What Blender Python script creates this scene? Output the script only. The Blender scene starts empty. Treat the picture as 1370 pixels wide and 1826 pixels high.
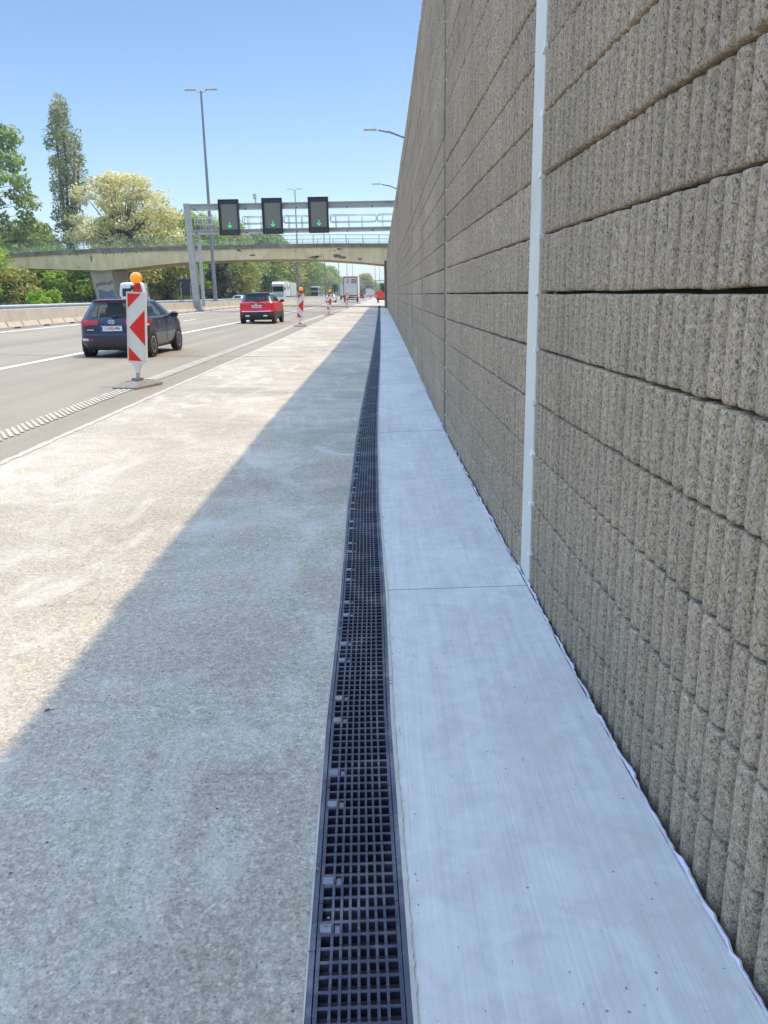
import bpy, math, random
import numpy as np
from mathutils import Vector, Matrix
R = math.radians
sc = bpy.context.scene
# ------------------------------------------------------------------ camera
FPX, PW, PH = 1430.0, 1370, 1826
CAM_H = 1.5
TH = math.atan(388 / FPX); ROLL = R(1.06)
Fv = Vector((0, math.cos(TH), -math.sin(TH)))
R0 = Vector((1, 0, 0)); U0 = R0.cross(Fv)
Rv = math.cos(ROLL) * R0 - math.sin(ROLL) * U0
Uv = Rv.cross(Fv)
cam = bpy.data.cameras.new('camera'); camo = bpy.data.objects.new('camera', cam)
sc.collection.objects.link(camo); sc.camera = camo
cam.sensor_fit = 'VERTICAL'; cam.sensor_height = 36.0; cam.sensor_width = 27.0
cam.lens = FPX / PH * 36.0
cam.clip_start = 0.05; cam.clip_end = 6000
camo.matrix_world = Matrix(((Rv.x, Uv.x, -Fv.x, 0), (Rv.y, Uv.y, -Fv.y, 0), (Rv.z, Uv.z, -Fv.z, CAM_H), (0, 0, 0, 1)))
# ------------------------------------------------------------------ sky and sun
SUN_VEC = Vector((0.37, 0.06, 1.0)).normalized()
w = bpy.data.worlds.new('World'); sc.world = w; w.use_nodes = True
nt = w.node_tree; nt.nodes.clear()
sky = nt.nodes.new('ShaderNodeTexSky'); sky.sky_type = 'NISHITA'; sky.sun_disc = False
sky.sun_elevation = math.asin(SUN_VEC.z); sky.sun_rotation = math.atan2(SUN_VEC.x, SUN_VEC.y)
sky.altitude = 0; sky.air_density = 1.0; sky.dust_density = 0.4; sky.ozone_density = 1.0
bg = nt.nodes.new('ShaderNodeBackground'); bg.inputs[1].default_value = 0.15
out = nt.nodes.new('ShaderNodeOutputWorld')
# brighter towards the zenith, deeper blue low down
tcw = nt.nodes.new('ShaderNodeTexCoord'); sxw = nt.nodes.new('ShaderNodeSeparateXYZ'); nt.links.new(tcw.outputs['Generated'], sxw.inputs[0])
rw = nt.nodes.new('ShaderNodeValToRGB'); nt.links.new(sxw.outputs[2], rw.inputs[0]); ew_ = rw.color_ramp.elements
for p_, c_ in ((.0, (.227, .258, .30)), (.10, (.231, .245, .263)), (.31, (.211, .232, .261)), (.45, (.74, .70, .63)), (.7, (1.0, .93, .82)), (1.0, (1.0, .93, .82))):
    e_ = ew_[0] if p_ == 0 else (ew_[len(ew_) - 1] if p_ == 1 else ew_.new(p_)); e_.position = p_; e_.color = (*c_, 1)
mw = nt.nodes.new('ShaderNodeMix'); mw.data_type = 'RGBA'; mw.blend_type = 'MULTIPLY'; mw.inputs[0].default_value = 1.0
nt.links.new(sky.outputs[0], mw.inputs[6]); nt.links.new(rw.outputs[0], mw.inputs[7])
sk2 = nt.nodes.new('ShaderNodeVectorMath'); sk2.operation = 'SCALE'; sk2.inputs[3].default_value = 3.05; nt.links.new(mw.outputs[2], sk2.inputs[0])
# the upper sky over the open side of the road and ahead is a little brighter than over the far side of the wall
def wmath(op, a, b_):
    n_ = nt.nodes.new('ShaderNodeMath'); n_.operation = op
    for k_, v_ in ((0, a), (1, b_)):
        if isinstance(v_, (int, float)): n_.inputs[k_].default_value = v_
        else: nt.links.new(v_, n_.inputs[k_])
    return n_.outputs[0]
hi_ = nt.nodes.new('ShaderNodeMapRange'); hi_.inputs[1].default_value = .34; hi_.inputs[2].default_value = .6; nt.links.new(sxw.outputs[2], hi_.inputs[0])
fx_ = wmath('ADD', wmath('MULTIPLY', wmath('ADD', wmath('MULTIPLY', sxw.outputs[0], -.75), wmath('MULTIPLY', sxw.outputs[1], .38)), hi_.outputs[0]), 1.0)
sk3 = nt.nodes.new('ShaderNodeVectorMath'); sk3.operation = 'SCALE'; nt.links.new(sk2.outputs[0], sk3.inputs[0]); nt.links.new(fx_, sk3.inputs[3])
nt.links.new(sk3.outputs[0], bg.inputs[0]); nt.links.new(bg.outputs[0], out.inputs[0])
sl = bpy.data.lights.new('sun', 'SUN'); sl.energy = 2.45; sl.angle = R(0.55); sl.color = (1.0, 0.82, 0.56)
so = bpy.data.objects.new('sun', sl); sc.collection.objects.link(so)
so.rotation_euler = SUN_VEC.to_track_quat('Z', 'Y').to_euler(); so.location = (20, 5, 60)
sc.view_settings.view_transform = 'Standard'; sc.view_settings.look = 'None'
sc.view_settings.exposure = 0.66; sc.view_settings.gamma = 1.0
sc.cycles.max_bounces = 6; sc.cycles.transparent_max_bounces = 12
try:
    sc.cycles.use_denoising = True
except Exception:
    pass
HAZE = 0.00036
# ------------------------------------------------------------------ helpers
COL = sc.collection
def at(u, v, Y):
    d = Fv + Rv * ((u - 685) / FPX) - Uv * ((v - 913) / FPX)
    t = Y / d.y
    return d.x * t, d.z * t + CAM_H
def ax(u, v, Y): return at(u, v, Y)[0]
def az(u, v, Y): return at(u, v, Y)[1]
SL = 0.025                                     # crossfall: the road rises towards the median
def gz(x): return -SL * min(x, 0.0)
def cshift(Y):                                 # the slight sway of drain and wall along the road
    return float(np.interp(Y, [-5, 0, 1.4, 2.6, 3.8, 5.7, 8.5, 11, 15, 20, 30, 45, 65, 95, 130],
                           [0.05, -0.03, -0.075, -0.105, -0.115, -0.15, -0.17, -0.17, -0.155, -0.135, -0.115, -0.11, -0.105, -0.10, -0.10]))
def link(o, parent=None):
    COL.objects.link(o)
    if parent is not None: o.parent = parent
    return o
def tag(o, label=None, cat=None, group=None, kind=None):
    if label: o['label'] = label
    if cat: o['category'] = cat
    if group: o['group'] = group
    if kind: o['kind'] = kind
    return o
def empty(name, loc=(0, 0, 0), rz=0, label=None, cat=None, group=None):
    o = bpy.data.objects.new(name, None); o.empty_display_size = 0.2
    o.location = loc; o.rotation_euler = (0, 0, rz); link(o)
    return tag(o, label, cat, group)
def kids(o): return [c for c in bpy.data.objects if c.parent == o]
CH = {}
def copy_tree(o, loc=None, rz=None, scale=None):
    c = o.copy(); COL.objects.link(c)
    if loc is not None: c.location = loc
    if rz is not None: c.rotation_euler = (0, 0, rz)
    if scale is not None: c.scale = (scale,) * 3 if not hasattr(scale, '__len__') else scale
    for ch in kids(o):
        d = ch.copy(); COL.objects.link(d); d.parent = c
        for g in kids(ch):
            e = g.copy(); COL.objects.link(e); e.parent = d
    return c
class MB:
    """collects faces and links them as ONE mesh object"""
    def __init__(s): s.v = []; s.f = []; s.m = []
    def add(s, vs, fs, m=0):
        o = len(s.v); s.v += [tuple(p) for p in vs]
        s.f += [tuple(o + i for i in f) for f in fs]; s.m += [m] * len(fs)
    def box(s, c, d, m=0, rz=0.0, rx=0.0, ry=0.0):
        hx, hy, hz = d[0] / 2, d[1] / 2, d[2] / 2
        vs = [Vector((x, y, z)) for z in (-hz, hz) for y in (-hy, hy) for x in (-hx, hx)]
        if rz or rx or ry:
            M = Matrix.Rotation(rz, 3, 'Z') @ Matrix.Rotation(ry, 3, 'Y') @ Matrix.Rotation(rx, 3, 'X'); vs = [M @ p for p in vs]
        vs = [p + Vector(c) for p in vs]
        s.add(vs, [(0, 2, 3, 1), (4, 5, 7, 6), (0, 1, 5, 4), (2, 6, 7, 3), (0, 4, 6, 2), (1, 3, 7, 5)], m)
    def bbox(s, c, d, b=0.02, m=0, rz=0.0):
        """box with chamfered vertical and top edges"""
        hx, hy, hz = d[0] / 2, d[1] / 2, d[2] / 2
        def ring(hx, hy, z, b):
            return [(-hx + b, -hy, z), (hx - b, -hy, z), (hx, -hy + b, z), (hx, hy - b, z), (hx - b, hy, z), (-hx + b, hy, z), (-hx, hy - b, z), (-hx, -hy + b, z)]
        rings = [ring(hx - b, hy - b, -hz, b * .6), ring(hx, hy, -hz + b, b), ring(hx, hy, hz - b, b), ring(hx - b, hy - b, hz, b * .6)]
        M = Matrix.Rotation(rz, 3, 'Z')
        vs = [M @ Vector(p) + Vector(c) for r in rings for p in r]
        fs = [tuple(range(7, -1, -1)), tuple(range(24, 32))]
        for k in range(3):
            for i in range(8): j = (i + 1) % 8; fs.append((k * 8 + i, k * 8 + j, k * 8 + 8 + j, k * 8 + 8 + i))
        s.add(vs, fs, m)
    def tube(s, p0, p1, r0, r1=None, n=10, m=0, cap=True):
        if r1 is None: r1 = r0
        p0 = Vector(p0); p1 = Vector(p1); d = (p1 - p0)
        if d.length < 1e-6: return
        q = d.to_track_quat('Z', 'Y'); vs = []
        for p, r in ((p0, r0), (p1, r1)):
            for i in range(n):
                a = 2 * math.pi * i / n; vs.append(p + q @ Vector((r * math.cos(a), r * math.sin(a), 0)))
        fs = [(i, (i + 1) % n, n + (i + 1) % n, n + i) for i in range(n)]
        if cap: fs += [tuple(range(n - 1, -1, -1)), tuple(range(n, 2 * n))]
        s.add(vs, fs, m)
    def path(s, pts, r, n=8, m=0):
        rr = r if hasattr(r, '__len__') else [r] * len(pts)
        for a in range(len(pts) - 1): s.tube(pts[a], pts[a + 1], rr[a], rr[a + 1], n, m)
    def lathe(s, prof, n=24, axis='x', c=(0, 0, 0), m=0):
        """prof: (r, t) pairs turned about axis through c"""
        vs = []; k = len(prof)
        for i in range(n):
            a = 2 * math.pi * i / n
            for r, t in prof:
                u, v_ = r * math.cos(a), r * math.sin(a)
                p = {'x': (t, u, v_), 'y': (v_, t, u), 'z': (u, v_, t)}[axis]
                vs.append((p[0] + c[0], p[1] + c[1], p[2] + c[2]))
        fs = []
        for i in range(n):
            j = (i + 1) % n
            for q in range(k - 1): fs.append((i * k + q, j * k + q, j * k + q + 1, i * k + q + 1))
        s.add(vs, fs, m)
    def prism(s, poly, y0, y1, m=0, plane='xz'):
        """polygon extruded: plane 'xz' goes along y, 'yz' along x, 'xy' along z"""
        n = len(poly); vs = []
        for t in (y0, y1):
            for a, b in poly: vs.append({'xz': (a, t, b), 'yz': (t, a, b), 'xy': (a, b, t)}[plane])
        fs = [tuple(range(n)), tuple(range(2 * n - 1, n - 1, -1))] + [(i, n + i, n + (i + 1) % n, (i + 1) % n) for i in range(n)]
        s.add(vs, fs, m)
    def sphere(s, c, r, nu=14, nv=9, m=0):
        rx, ry, rz = r if hasattr(r, '__len__') else (r, r, r)
        vs = [(c[0], c[1], c[2] - rz)]
        for j in range(1, nv):
            p = -math.pi / 2 + math.pi * j / nv
            for i in range(nu):
                a = 2 * math.pi * i / nu; vs.append((c[0] + rx * math.cos(p) * math.cos(a), c[1] + ry * math.cos(p) * math.sin(a), c[2] + rz * math.sin(p)))
        vs.append((c[0], c[1], c[2] + rz)); fs = []
        for i in range(nu):
            fs.append((0, 1 + (i + 1) % nu, 1 + i)); t = 1 + (nv - 2) * nu; fs.append((t + i, t + (i + 1) % nu, len(vs) - 1))
        for j in range(nv - 2):
            for i in range(nu): a = 1 + j * nu; fs.append((a + i, a + (i + 1) % nu, a + nu + (i + 1) % nu, a + nu + i))
        s.add(vs, fs, m)
    def mesh(s, name, mats, smooth=False):
        me = bpy.data.meshes.new(name); me.from_pydata(s.v, [], s.f)
        for mt in (mats if isinstance(mats, (list, tuple)) else [mats]): me.materials.append(mt)
        me.polygons.foreach_set('material_index', s.m)
        if smooth: me.polygons.foreach_set('use_smooth', [True] * len(s.f))
        me.update()
        import bmesh
        if len(s.f) < 60000:
            b = bmesh.new(); b.from_mesh(me); bmesh.ops.recalc_face_normals(b, faces=b.faces); b.to_mesh(me); b.free()
        return me
    def build(s, name, mats, parent=None, smooth=False, loc=(0, 0, 0)):
        o = bpy.data.objects.new(name, s.mesh(name, mats, smooth)); o.location = loc
        return link(o, parent)
def textmesh(name, body, size, mt, parent, loc, rot=(R(90), 0, 0), sx=1.0, extrude=0.0015):
    c = bpy.data.curves.new(name, 'FONT'); c.body = body; c.size = size; c.extrude = extrude; c.align_x = 'CENTER'; c.align_y = 'CENTER'
    o = bpy.data.objects.new(name, c); COL.objects.link(o)
    dg = bpy.context.evaluated_depsgraph_get(); me = bpy.data.meshes.new_from_object(o.evaluated_get(dg))
    bpy.data.objects.remove(o); bpy.data.curves.remove(c)
    me.materials.clear(); me.materials.append(mt)
    o = bpy.data.objects.new(name, me); o.location = loc; o.rotation_euler = rot; o.scale = (sx, 1, 1)
    return link(o, parent)
# ------------------------------------------------------------------ materials
class NB:
    def __init__(s, name):
        s.mat = bpy.data.materials.new(name); s.mat.use_nodes = True; s.t = s.mat.node_tree; s.t.nodes.clear()
        s.o = s.n('ShaderNodeOutputMaterial'); s.p = s.n('ShaderNodeBsdfPrincipled'); s.l(s.p, 0, s.o, 0)
        s.pos = s.n('ShaderNodeNewGeometry')
    def n(s, t, **k):
        x = s.t.nodes.new(t)
        for a, b in k.items(): setattr(x, a, b)
        return x
    def l(s, a, ai, b, bi): s.t.links.new(a.outputs[ai], b.inputs[bi])
    def co(s, scale=(1, 1, 1), loc=(0, 0, 0), rot=(0, 0, 0)):
        m = s.n('ShaderNodeMapping'); m.inputs['Scale'].default_value = scale; m.inputs['Location'].default_value = loc; m.inputs['Rotation'].default_value = rot
        s.l(s.pos, 'Position', m, 0); return m
    def noise(s, scale, detail=4, rough=.55, dist=0.0, co=None):
        x = s.n('ShaderNodeTexNoise'); x.inputs['Scale'].default_value = scale; x.inputs['Detail'].default_value = detail
        x.inputs['Roughness'].default_value = rough; x.inputs['Distortion'].default_value = dist
        if co is None: s.l(s.pos, 'Position', x, 'Vector')
        else: s.l(co, 0, x, 'Vector')
        return x
    def voro(s, scale, co=None, feature='F1', out=0, rnd=1.0):
        x = s.n('ShaderNodeTexVoronoi', feature=feature); x.inputs['Scale'].default_value = scale; x.inputs['Randomness'].default_value = rnd
        if co is None: s.l(s.pos, 'Position', x, 'Vector')
        else: s.l(co, 0, x, 'Vector')
        return x
    def ramp(s, src, si, stops):
        r = s.n('ShaderNodeValToRGB'); e = r.color_ramp.elements
        while len(e) < len(stops): e.new(0.5)
        for el, (p, c) in zip(e, stops):
            el.position = p; el.color = (c, c, c, 1) if not hasattr(c, '__len__') else (*c, 1)
        s.l(src, si, r, 0); return r
    def mix(s, a, b, f, mode='MIX'):
        """a, b: node (output 0), node tuple or colour; f: node or number"""
        m = s.n('ShaderNodeMix', data_type='RGBA', blend_type=mode); m.clamp_factor = True
        for k, x in ((6, a), (7, b)):
            if isinstance(x, bpy.types.Node): s.l(x, 2 if x.bl_idname == 'ShaderNodeMix' else 0, m, k)
            else: m.inputs[k].default_value = (*x, 1)
        if isinstance(f, bpy.types.Node): s.l(f, 2 if f.bl_idname == 'ShaderNodeMix' else 0, m, 0)
        else: m.inputs[0].default_value = f
        return m
    def color(s, x):
        if isinstance(x, bpy.types.Node): s.l(x, 2 if x.bl_idname == 'ShaderNodeMix' else 0, s.p, 'Base Color')
        else: s.p.inputs['Base Color'].default_value = (*x, 1)
    def bump(s, src, si, strength, dist, prev=None):
        b = s.n('ShaderNodeBump'); b.inputs['Strength'].default_value = strength; b.inputs['Distance'].default_value = dist
        s.l(src, si, b, 'Height')
        if prev is not None: s.l(prev, 0, b, 'Normal')
        s.l(b, 0, s.p, 'Normal'); return b
    def set(s, **k):
        for a, b in k.items(): s.p.inputs[a.replace('_', ' ')].default_value = b
        return s
def sc3(c, k): return tuple(max(0, min(1, x * k)) for x in c)
def pmat(name, col, rough=.6, metal=0.0, var=.14, scale=3.0, bump=0.0, bscale=60.0, bdist=.004, coat=0.0, dirt=None, dirt_amt=.35):
    b = NB(name); n = b.noise(scale, 5, .6)
    c = b.ramp(n, 0, [(.28, sc3(col, 1 - var)), (.72, sc3(col, 1 + var))])
    if dirt is not None:
        d = b.noise(scale * .45, 6, .68, .6); f = b.ramp(d, 0, [(.5, 0.0), (.72, dirt_amt)]); c = b.mix(c, dirt, f)
    b.color(c); b.set(Roughness=rough, Metallic=metal)
    r = b.ramp(b.noise(scale * 2.3, 4), 0, [(.3, max(.03, rough - .07)), (.7, min(1, rough + .08))]); b.l(r, 0, b.p, 'Roughness')
    if coat: b.set(Coat_Weight=coat, Coat_Roughness=.06)
    if bump: b.bump(b.noise(bscale, 5, .6), 0, bump, bdist)
    return b.mat
M = {}
# --- shoulder concrete: brushed rough concrete with laitance smears and stones
def shoulder_mat():
    b = NB('shoulder_concrete')
    smear = b.noise(1.0, 8, .70, 1.2, b.co((.8, 1.25, 1), rot=(0, 0, R(24))))
    big = b.noise(.35, 3, .5)
    fine = b.noise(38, 6, .7)
    stone = b.voro(75)
    base = b.ramp(smear, 0, [(.30, (.42, .365, .275)), (.50, (.50, .44, .345)), (.70, (.61, .545, .44))])
    base = b.mix(base, b.ramp(big, 0, [(.3, (.80, .80, .80)), (.7, (1.12, 1.12, 1.12))]), 1.0, 'MULTIPLY')
    sp = b.ramp(fine, 0, [(.33, (.70, .69, .675)), (.5, (.98, .98, .98)), (.66, (1.15, 1.15, 1.15))])
    base = b.mix(base, sp, .85, 'MULTIPLY')
    vs = b.voro(85); vr = b.n('ShaderNodeSeparateColor'); b.l(vs, 1, vr, 0)
    base = b.mix(base, b.ramp(vr, 0, [(.0, (.78, .775, .77)), (.6, (.98, .98, .98)), (.85, (1.05, 1.05, 1.04)), (1.0, (1.24, 1.235, 1.22))]), .9, 'MULTIPLY')
    fine2 = b.noise(130, 4, .7); base = b.mix(base, b.ramp(fine2, 0, [(.34, (.70, .70, .70)), (.66, (1.28, 1.28, 1.28))]), .8, 'MULTIPLY')
    patch = b.ramp(b.noise(1.0, 6, .68, 1.4, b.co((1.5, .62, 1), loc=(5, 2, 0), rot=(0, 0, R(-28)))), 0, [(.50, 0.0), (.66, .55)]); base = b.mix(base, (.66, .615, .53), patch)
    pit = b.ramp(b.noise(110, 3, .6), 0, [(.30, 1.0), (.38, 0.0)])
    base = b.mix(base, (.13, .12, .11), pit)
    spots = b.ramp(b.voro(9, rnd=1.0), 0, [(.035, 1.0), (.06, 0.0)])
    base = b.mix(base, (.10, .095, .09), spots)
    oil = b.ramp(b.noise(.9, 4, .6, 1.0, b.co((1, .5, 1), loc=(3, 9, 0))), 0, [(.66, 0.0), (.80, .28)])
    base = b.mix(base, (.30, .255, .19), oil)
    b.color(base); b.set(Roughness=.9)
    n1 = b.bump(fine, 0, .55, .006); n2 = b.bump(stone, 0, .5, .006, n1)
    return b.mat
def apron_mat():
    b = NB('apron_concrete')
    streak = b.noise(1.0, 6, .7, .15, b.co((130, 1.4, 1), rot=(0, 0, R(-2.5))))
    streak2 = b.noise(1.0, 3, .6, .3, b.co((22, .7, 1), rot=(0, 0, R(4))))
    big = b.noise(1.1, 5, .6, .6, b.co((1.2, .55, 1)))
    c = b.ramp(big, 0, [(.3, (.545, .52, .47)), (.6, (.66, .632, .575))])
    c = b.mix(c, b.ramp(streak, 0, [(.34, (.90, .90, .90)), (.66, (1.07, 1.07, 1.07))]), .9, 'MULTIPLY')
    c = b.mix(c, b.ramp(streak2, 0, [(.35, (.955, .955, .95)), (.66, (1.04, 1.04, 1.04))]), .9, 'MULTIPLY')
    c = b.mix(c, b.ramp(b.noise(7, 6, .7, .8), 0, [(.3, (.84, .84, .835)), (.7, (1.07, 1.07, 1.07))]), .95, 'MULTIPLY'); d = b.ramp(b.voro(17), 0, [(.045, .8), (.085, 0.0)]); msk = b.ramp(b.noise(2.5, 3), 0, [(.45, 0.0), (.54, 1.0)])
    mm = b.mix((0, 0, 0), d, msk); c = b.mix(c, (.16, .15, .14), mm)
    st = b.ramp(b.noise(3.2, 5, .65, .9, b.co((1, .8, 1), loc=(7, 2, 0))), 0, [(.6, 0.0), (.74, .32)]); c = b.mix(c, (.34, .33, .30), st)
    b.color(c); b.set(Roughness=.85)
    n1 = b.bump(streak, 0, .32, .003); b.bump(b.noise(120, 3), 0, .12, .002, n1)
    return b.mat
def road_mat():
    b = NB('road_asphalt')
    tr = b.noise(1.0, 4, .55, .2, b.co((1.1, .02, 1)))
    pt = b.noise(.5, 5, .6, .5, b.co((1, .3, 1))); fine = b.noise(45, 5, .7)
    c = b.ramp(tr, 0, [(.3, (.25, .214, .156)), (.7, (.33, .285, .212))])
    c = b.mix(c, b.ramp(pt, 0, [(.3, (.86, .86, .86)), (.7, (1.12, 1.12, 1.12))]), 1.0, 'MULTIPLY')
    c = b.mix(c, b.ramp(fine, 0, [(.3, (.7, .7, .7)), (.7, (1.26, 1.26, 1.26))]), .9, 'MULTIPLY')
    sm = b.ramp(b.noise(1.0, 5, .7, 1.2, b.co((.8, .10, 1), loc=(4, 1, 0))), 0, [(.58, 0.0), (.72, .5)]); c = b.mix(c, (.34, .305, .24), sm)
    b.color(c); b.set(Roughness=.85); b.bump(fine, 0, .5, .005)
    return b.mat
def wall_mat(name='ribbed_fibre_concrete', tint=(1, 1, 1)):
    b = NB(name)
    def dg(rot, sx, sy, sz, loc):      # rotate first, then stretch: fibres that lie on a slant
        m_ = b.n('ShaderNodeMapping', vector_type='TEXTURE'); m_.inputs['Rotation'].default_value = (R(rot), 0, 0); m_.inputs['Scale'].default_value = (sx, sy, sz); m_.inputs['Location'].default_value = loc
        b.l(b.pos, 'Position', m_, 0); return m_
    a = b.noise(70, 7, .72, .6); a2 = b.noise(23, 5, .7, 1.2, b.co((1, .9, .8), loc=(3, 3, 3)))
    fib = b.noise(1.0, 4, .7, .5, dg(38, .006, .0045, .020, (0, 0, 0)))
    pit = b.noise(1.0, 5, .72, .7, dg(-35, .0065, .0055, .015, (.3, .1, .4))); pit2 = b.noise(1.0, 5, .72, .7, dg(32, .0065, .0055, .014, (.7, .2, .9)))
    big = b.noise(.8, 4, .6)
    def k(c): return tuple(x * y for x, y in zip(c, tint))
    c = b.ramp(a, 0, [(.34, k((.315, .226, .142))), (.50, k((.47, .348, .23))), (.64, k((.61, .465, .325)))])
    c = b.mix(c, k((.70, .55, .39)), b.ramp(fib, 0, [(.56, 0.0), (.63, .7)]))
    c = b.mix(c, k((.075, .066, .056)), b.ramp(pit, 0, [(.39, .95), (.465, 0.0)]))
    c = b.mix(c, k((.12, .105, .085)), b.ramp(pit2, 0, [(.395, .9), (.46, 0.0)]))
    c = b.mix(c, b.ramp(big, 0, [(.3, (.86, .86, .86)), (.7, (1.1, 1.1, 1.1))]), 1.0, 'MULTIPLY')
    c = b.mix(c, b.ramp(a2, 0, [(.3, (.92, .92, .92)), (.7, (1.07, 1.07, 1.06))]), 1.0, 'MULTIPLY')
    oi_ = b.n('ShaderNodeObjectInfo'); c = b.mix(c, b.ramp(oi_, 5, [(0.0, (.91, .91, .90)), (1.0, (1.06, 1.06, 1.06))]), 1.0, 'MULTIPLY')
    c = b.mix(c, b.ramp(b.noise(1.0, 5, .65, .2, b.co((9, 9, .28), loc=(4, 4, 4))), 0, [(.32, (.86, .86, .865)), (.6, (1.03, 1.03, 1.03))]), .9, 'MULTIPLY')
    # green-grey tinge of splash water near the ground
    sep = b.n('ShaderNodeSeparateXYZ'); b.l(b.pos, 'Position', sep, 0)
    n3 = b.noise(2.0, 4); ad = b.n('ShaderNodeMath', operation='MULTIPLY_ADD'); b.l(n3, 0, ad, 0); ad.inputs[1].default_value = .9; b.l(sep, 2, ad, 2)
    f = b.ramp(ad, 0, [(.35, .5), (1.3, 0.0)]); c = b.mix(c, b.mix(c, (.74, .86, .90), 1.0, 'MULTIPLY'), f)
    b.color(c); b.set(Roughness=.95)
    n1 = b.bump(a, 0, .32, .003); b.bump(pit, 0, .45, .004, n1)
    return b.mat
M['shoulder'] = shoulder_mat(); M['apron'] = apron_mat(); M['road'] = road_mat(); M['wall'] = wall_mat()
M['wallback'] = pmat('wall_core', (.10, .085, .068), .95, var=.2)
M['post_steel'] = pmat('pale_grey_steel', (.70, .66, .57), .5, .0, .05, 1.5, .05, 20, dirt=(.36, .34, .29), dirt_amt=.4)
M['post_dark'] = pmat('dark_recess_steel', (.12, .098, .072), .8, 0, .2)
M['white_plastic'] = pmat('white_plastic', (.78, .78, .75), .5)
M['foil'] = pmat('pale_foil', (.60, .57, .62), .38, 0, .12, 14, .5, 30, .01)
M['ironwork'] = pmat('black_cast_iron', (.034, .038, .06), .5, .15, .25, 9, .25, 160, .002, dirt=(.30, .30, .30), dirt_amt=.5)
M['rail_iron'] = pmat('drain_rail_iron', (.065, .07, .092), .5, .3, .2, 9, .2, 120, .002, dirt=(.34, .33, .32), dirt_amt=.6)
M['clip'] = pmat('grey_clip', (.185, .19, .21), .55, .1, .15, 20, .1, 80, .002, dirt=(.5, .5, .48))
M['trough'] = pmat('trough_dark', (.008, .008, .014), .9)
M['polymer'] = pmat('polymer_concrete_edge', (.50, .455, .39), .8, 0, .18, 12, .4, 90, .003, dirt=(.3, .29, .27))
M['mortar'] = pmat('mortar', (.50, .48, .44), .9, 0, .2, 15, .6, 70, .006)
M['white_paint'] = pmat('road_paint', (.80, .78, .72), .7, 0, .1, 8, .2, 60, .003, dirt=(.45, .42, .37), dirt_amt=.6)
M['old_paint'] = pmat('worn_road_paint', (.50, .455, .37), .8, 0, .14, 6, .3, 50, .003, dirt=(.36, .33, .28), dirt_amt=.7)
M['film'] = pmat('worn_paint_film', (.42, .38, .305), .85, 0, .14, 6, dirt=(.33, .30, .255), dirt_amt=.8)
M['ribpaint'] = pmat('worn_rib_paint', (.50, .45, .355), .85, 0, .14, 6, .3, 60, .003, dirt=(.34, .305, .24), dirt_amt=.6)
M['seam'] = pmat('pale_concrete_seam', (.52, .475, .395), .9, 0, .16, 7, .4, 60, .004)
M['tar'] = pmat('tar_joint', (.11, .10, .09), .85)
M['verge'] = pmat('verge_soil_grass', (.10, .115, .045), .95, 0, .3, .8, .5, 12, .03, dirt=(.17, .14, .08), dirt_amt=.6)
M['barrier'] = pmat('barrier_concrete', (.46, .40, .315), .9, 0, .12, 1.3, .3, 40, .004, dirt=(.30, .265, .215), dirt_amt=.5)
M['slot'] = pmat('dark_slot', (.05, .045, .045), .9)
M['galv'] = pmat('galvanised_steel', (.46, .44, .40), .45, .35, .12, 2.0, .08, 30, dirt=(.28, .26, .24), dirt_amt=.4)
M['galv_white'] = pmat('pale_galvanised_steel', (.58, .58, .57), .45, .2, .08, 2.0)
M['bridge'] = None
M['sign_black'] = pmat('sign_housing_black', (.022, .027, .032), .45, 0, .15)
M['sign_face'] = pmat('led_display_off', (.20, .185, .15), .55, 0, .06, 6)
M['sign_back'] = pmat('dark_sign_back', (.012, .026, .028), .5, 0, .2)
M['rubber'] = pmat('tyre_rubber', (.018, .018, .018), .8, 0, .2, 20)
M['rubber_base'] = pmat('recycled_rubber_base', (.24, .225, .20), .85, 0, .2, 9, .3, 90, .003, dirt=(.30, .28, .25), dirt_amt=.6)
M['alloy'] = pmat('alloy_rim', (.55, .56, .57), .3, .7, .06)
M['black_trim'] = pmat('black_plastic_trim', (.02, .02, .021), .5, 0, .15)
M['seat'] = pmat('dark_seat_cloth', (.02, .02, .022), .9)
M['navy'] = pmat('dark_blue_car_paint', (.004, .009, .036), .35, .1, .1, 3, coat=.6)
M['red_paint'] = pmat('red_car_paint', (.62, .004, .008), .42, .0, .08, 3, coat=.35)
M['white_car'] = pmat('white_car_paint', (.78, .78, .77), .3, 0, .03, 3, coat=.8)
M['silver_car'] = pmat('silver_car_paint', (.42, .45, .48), .3, .5, .05, 3, coat=.8)
M['grey_car'] = pmat('grey_car_paint', (.20, .21, .22), .3, .4, .05, 3, coat=.8)
M['black_car'] = pmat('black_car_paint', (.012, .012, .014), .25, .2, .05, 3, coat=1)
M['tail_red'] = pmat('tail_lamp_red', (.36, .006, .008), .35, 0, .15, 12, coat=.4)
M['lamp_clear'] = pmat('lamp_clear_lens', (.62, .60, .58), .2, 0, .08, coat=1)
M['chrome'] = pmat('chrome', (.75, .75, .76), .15, 1.0, .03)
M['plate_white'] = pmat('plate_white', (.78, .78, .76), .5, 0, .03)
M['plate_ink'] = pmat('plate_red_ink', (.14, .02, .02), .6)
M['plate_blue'] = pmat('plate_blue', (.02, .06, .35), .5)
M['sign_white'] = pmat('retroreflective_white', (.74, .70, .62), .7, 0, .04, 6, dirt=(.5, .48, .44), dirt_amt=.3)
M['sign_red'] = pmat('retroreflective_red', (.80, .022, .014), .75, 0, .05, 6)
M['red_plastic'] = pmat('red_plastic', (.55, .02, .015), .45)
M['board_rim'] = pmat('white_board_rim', (.76, .73, .66), .5)
M['truck_white'] = pmat('truck_white', (.70, .69, .67), .5, 0, .06, 1.2, dirt=(.5, .47, .43), dirt_amt=.4)
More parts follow.
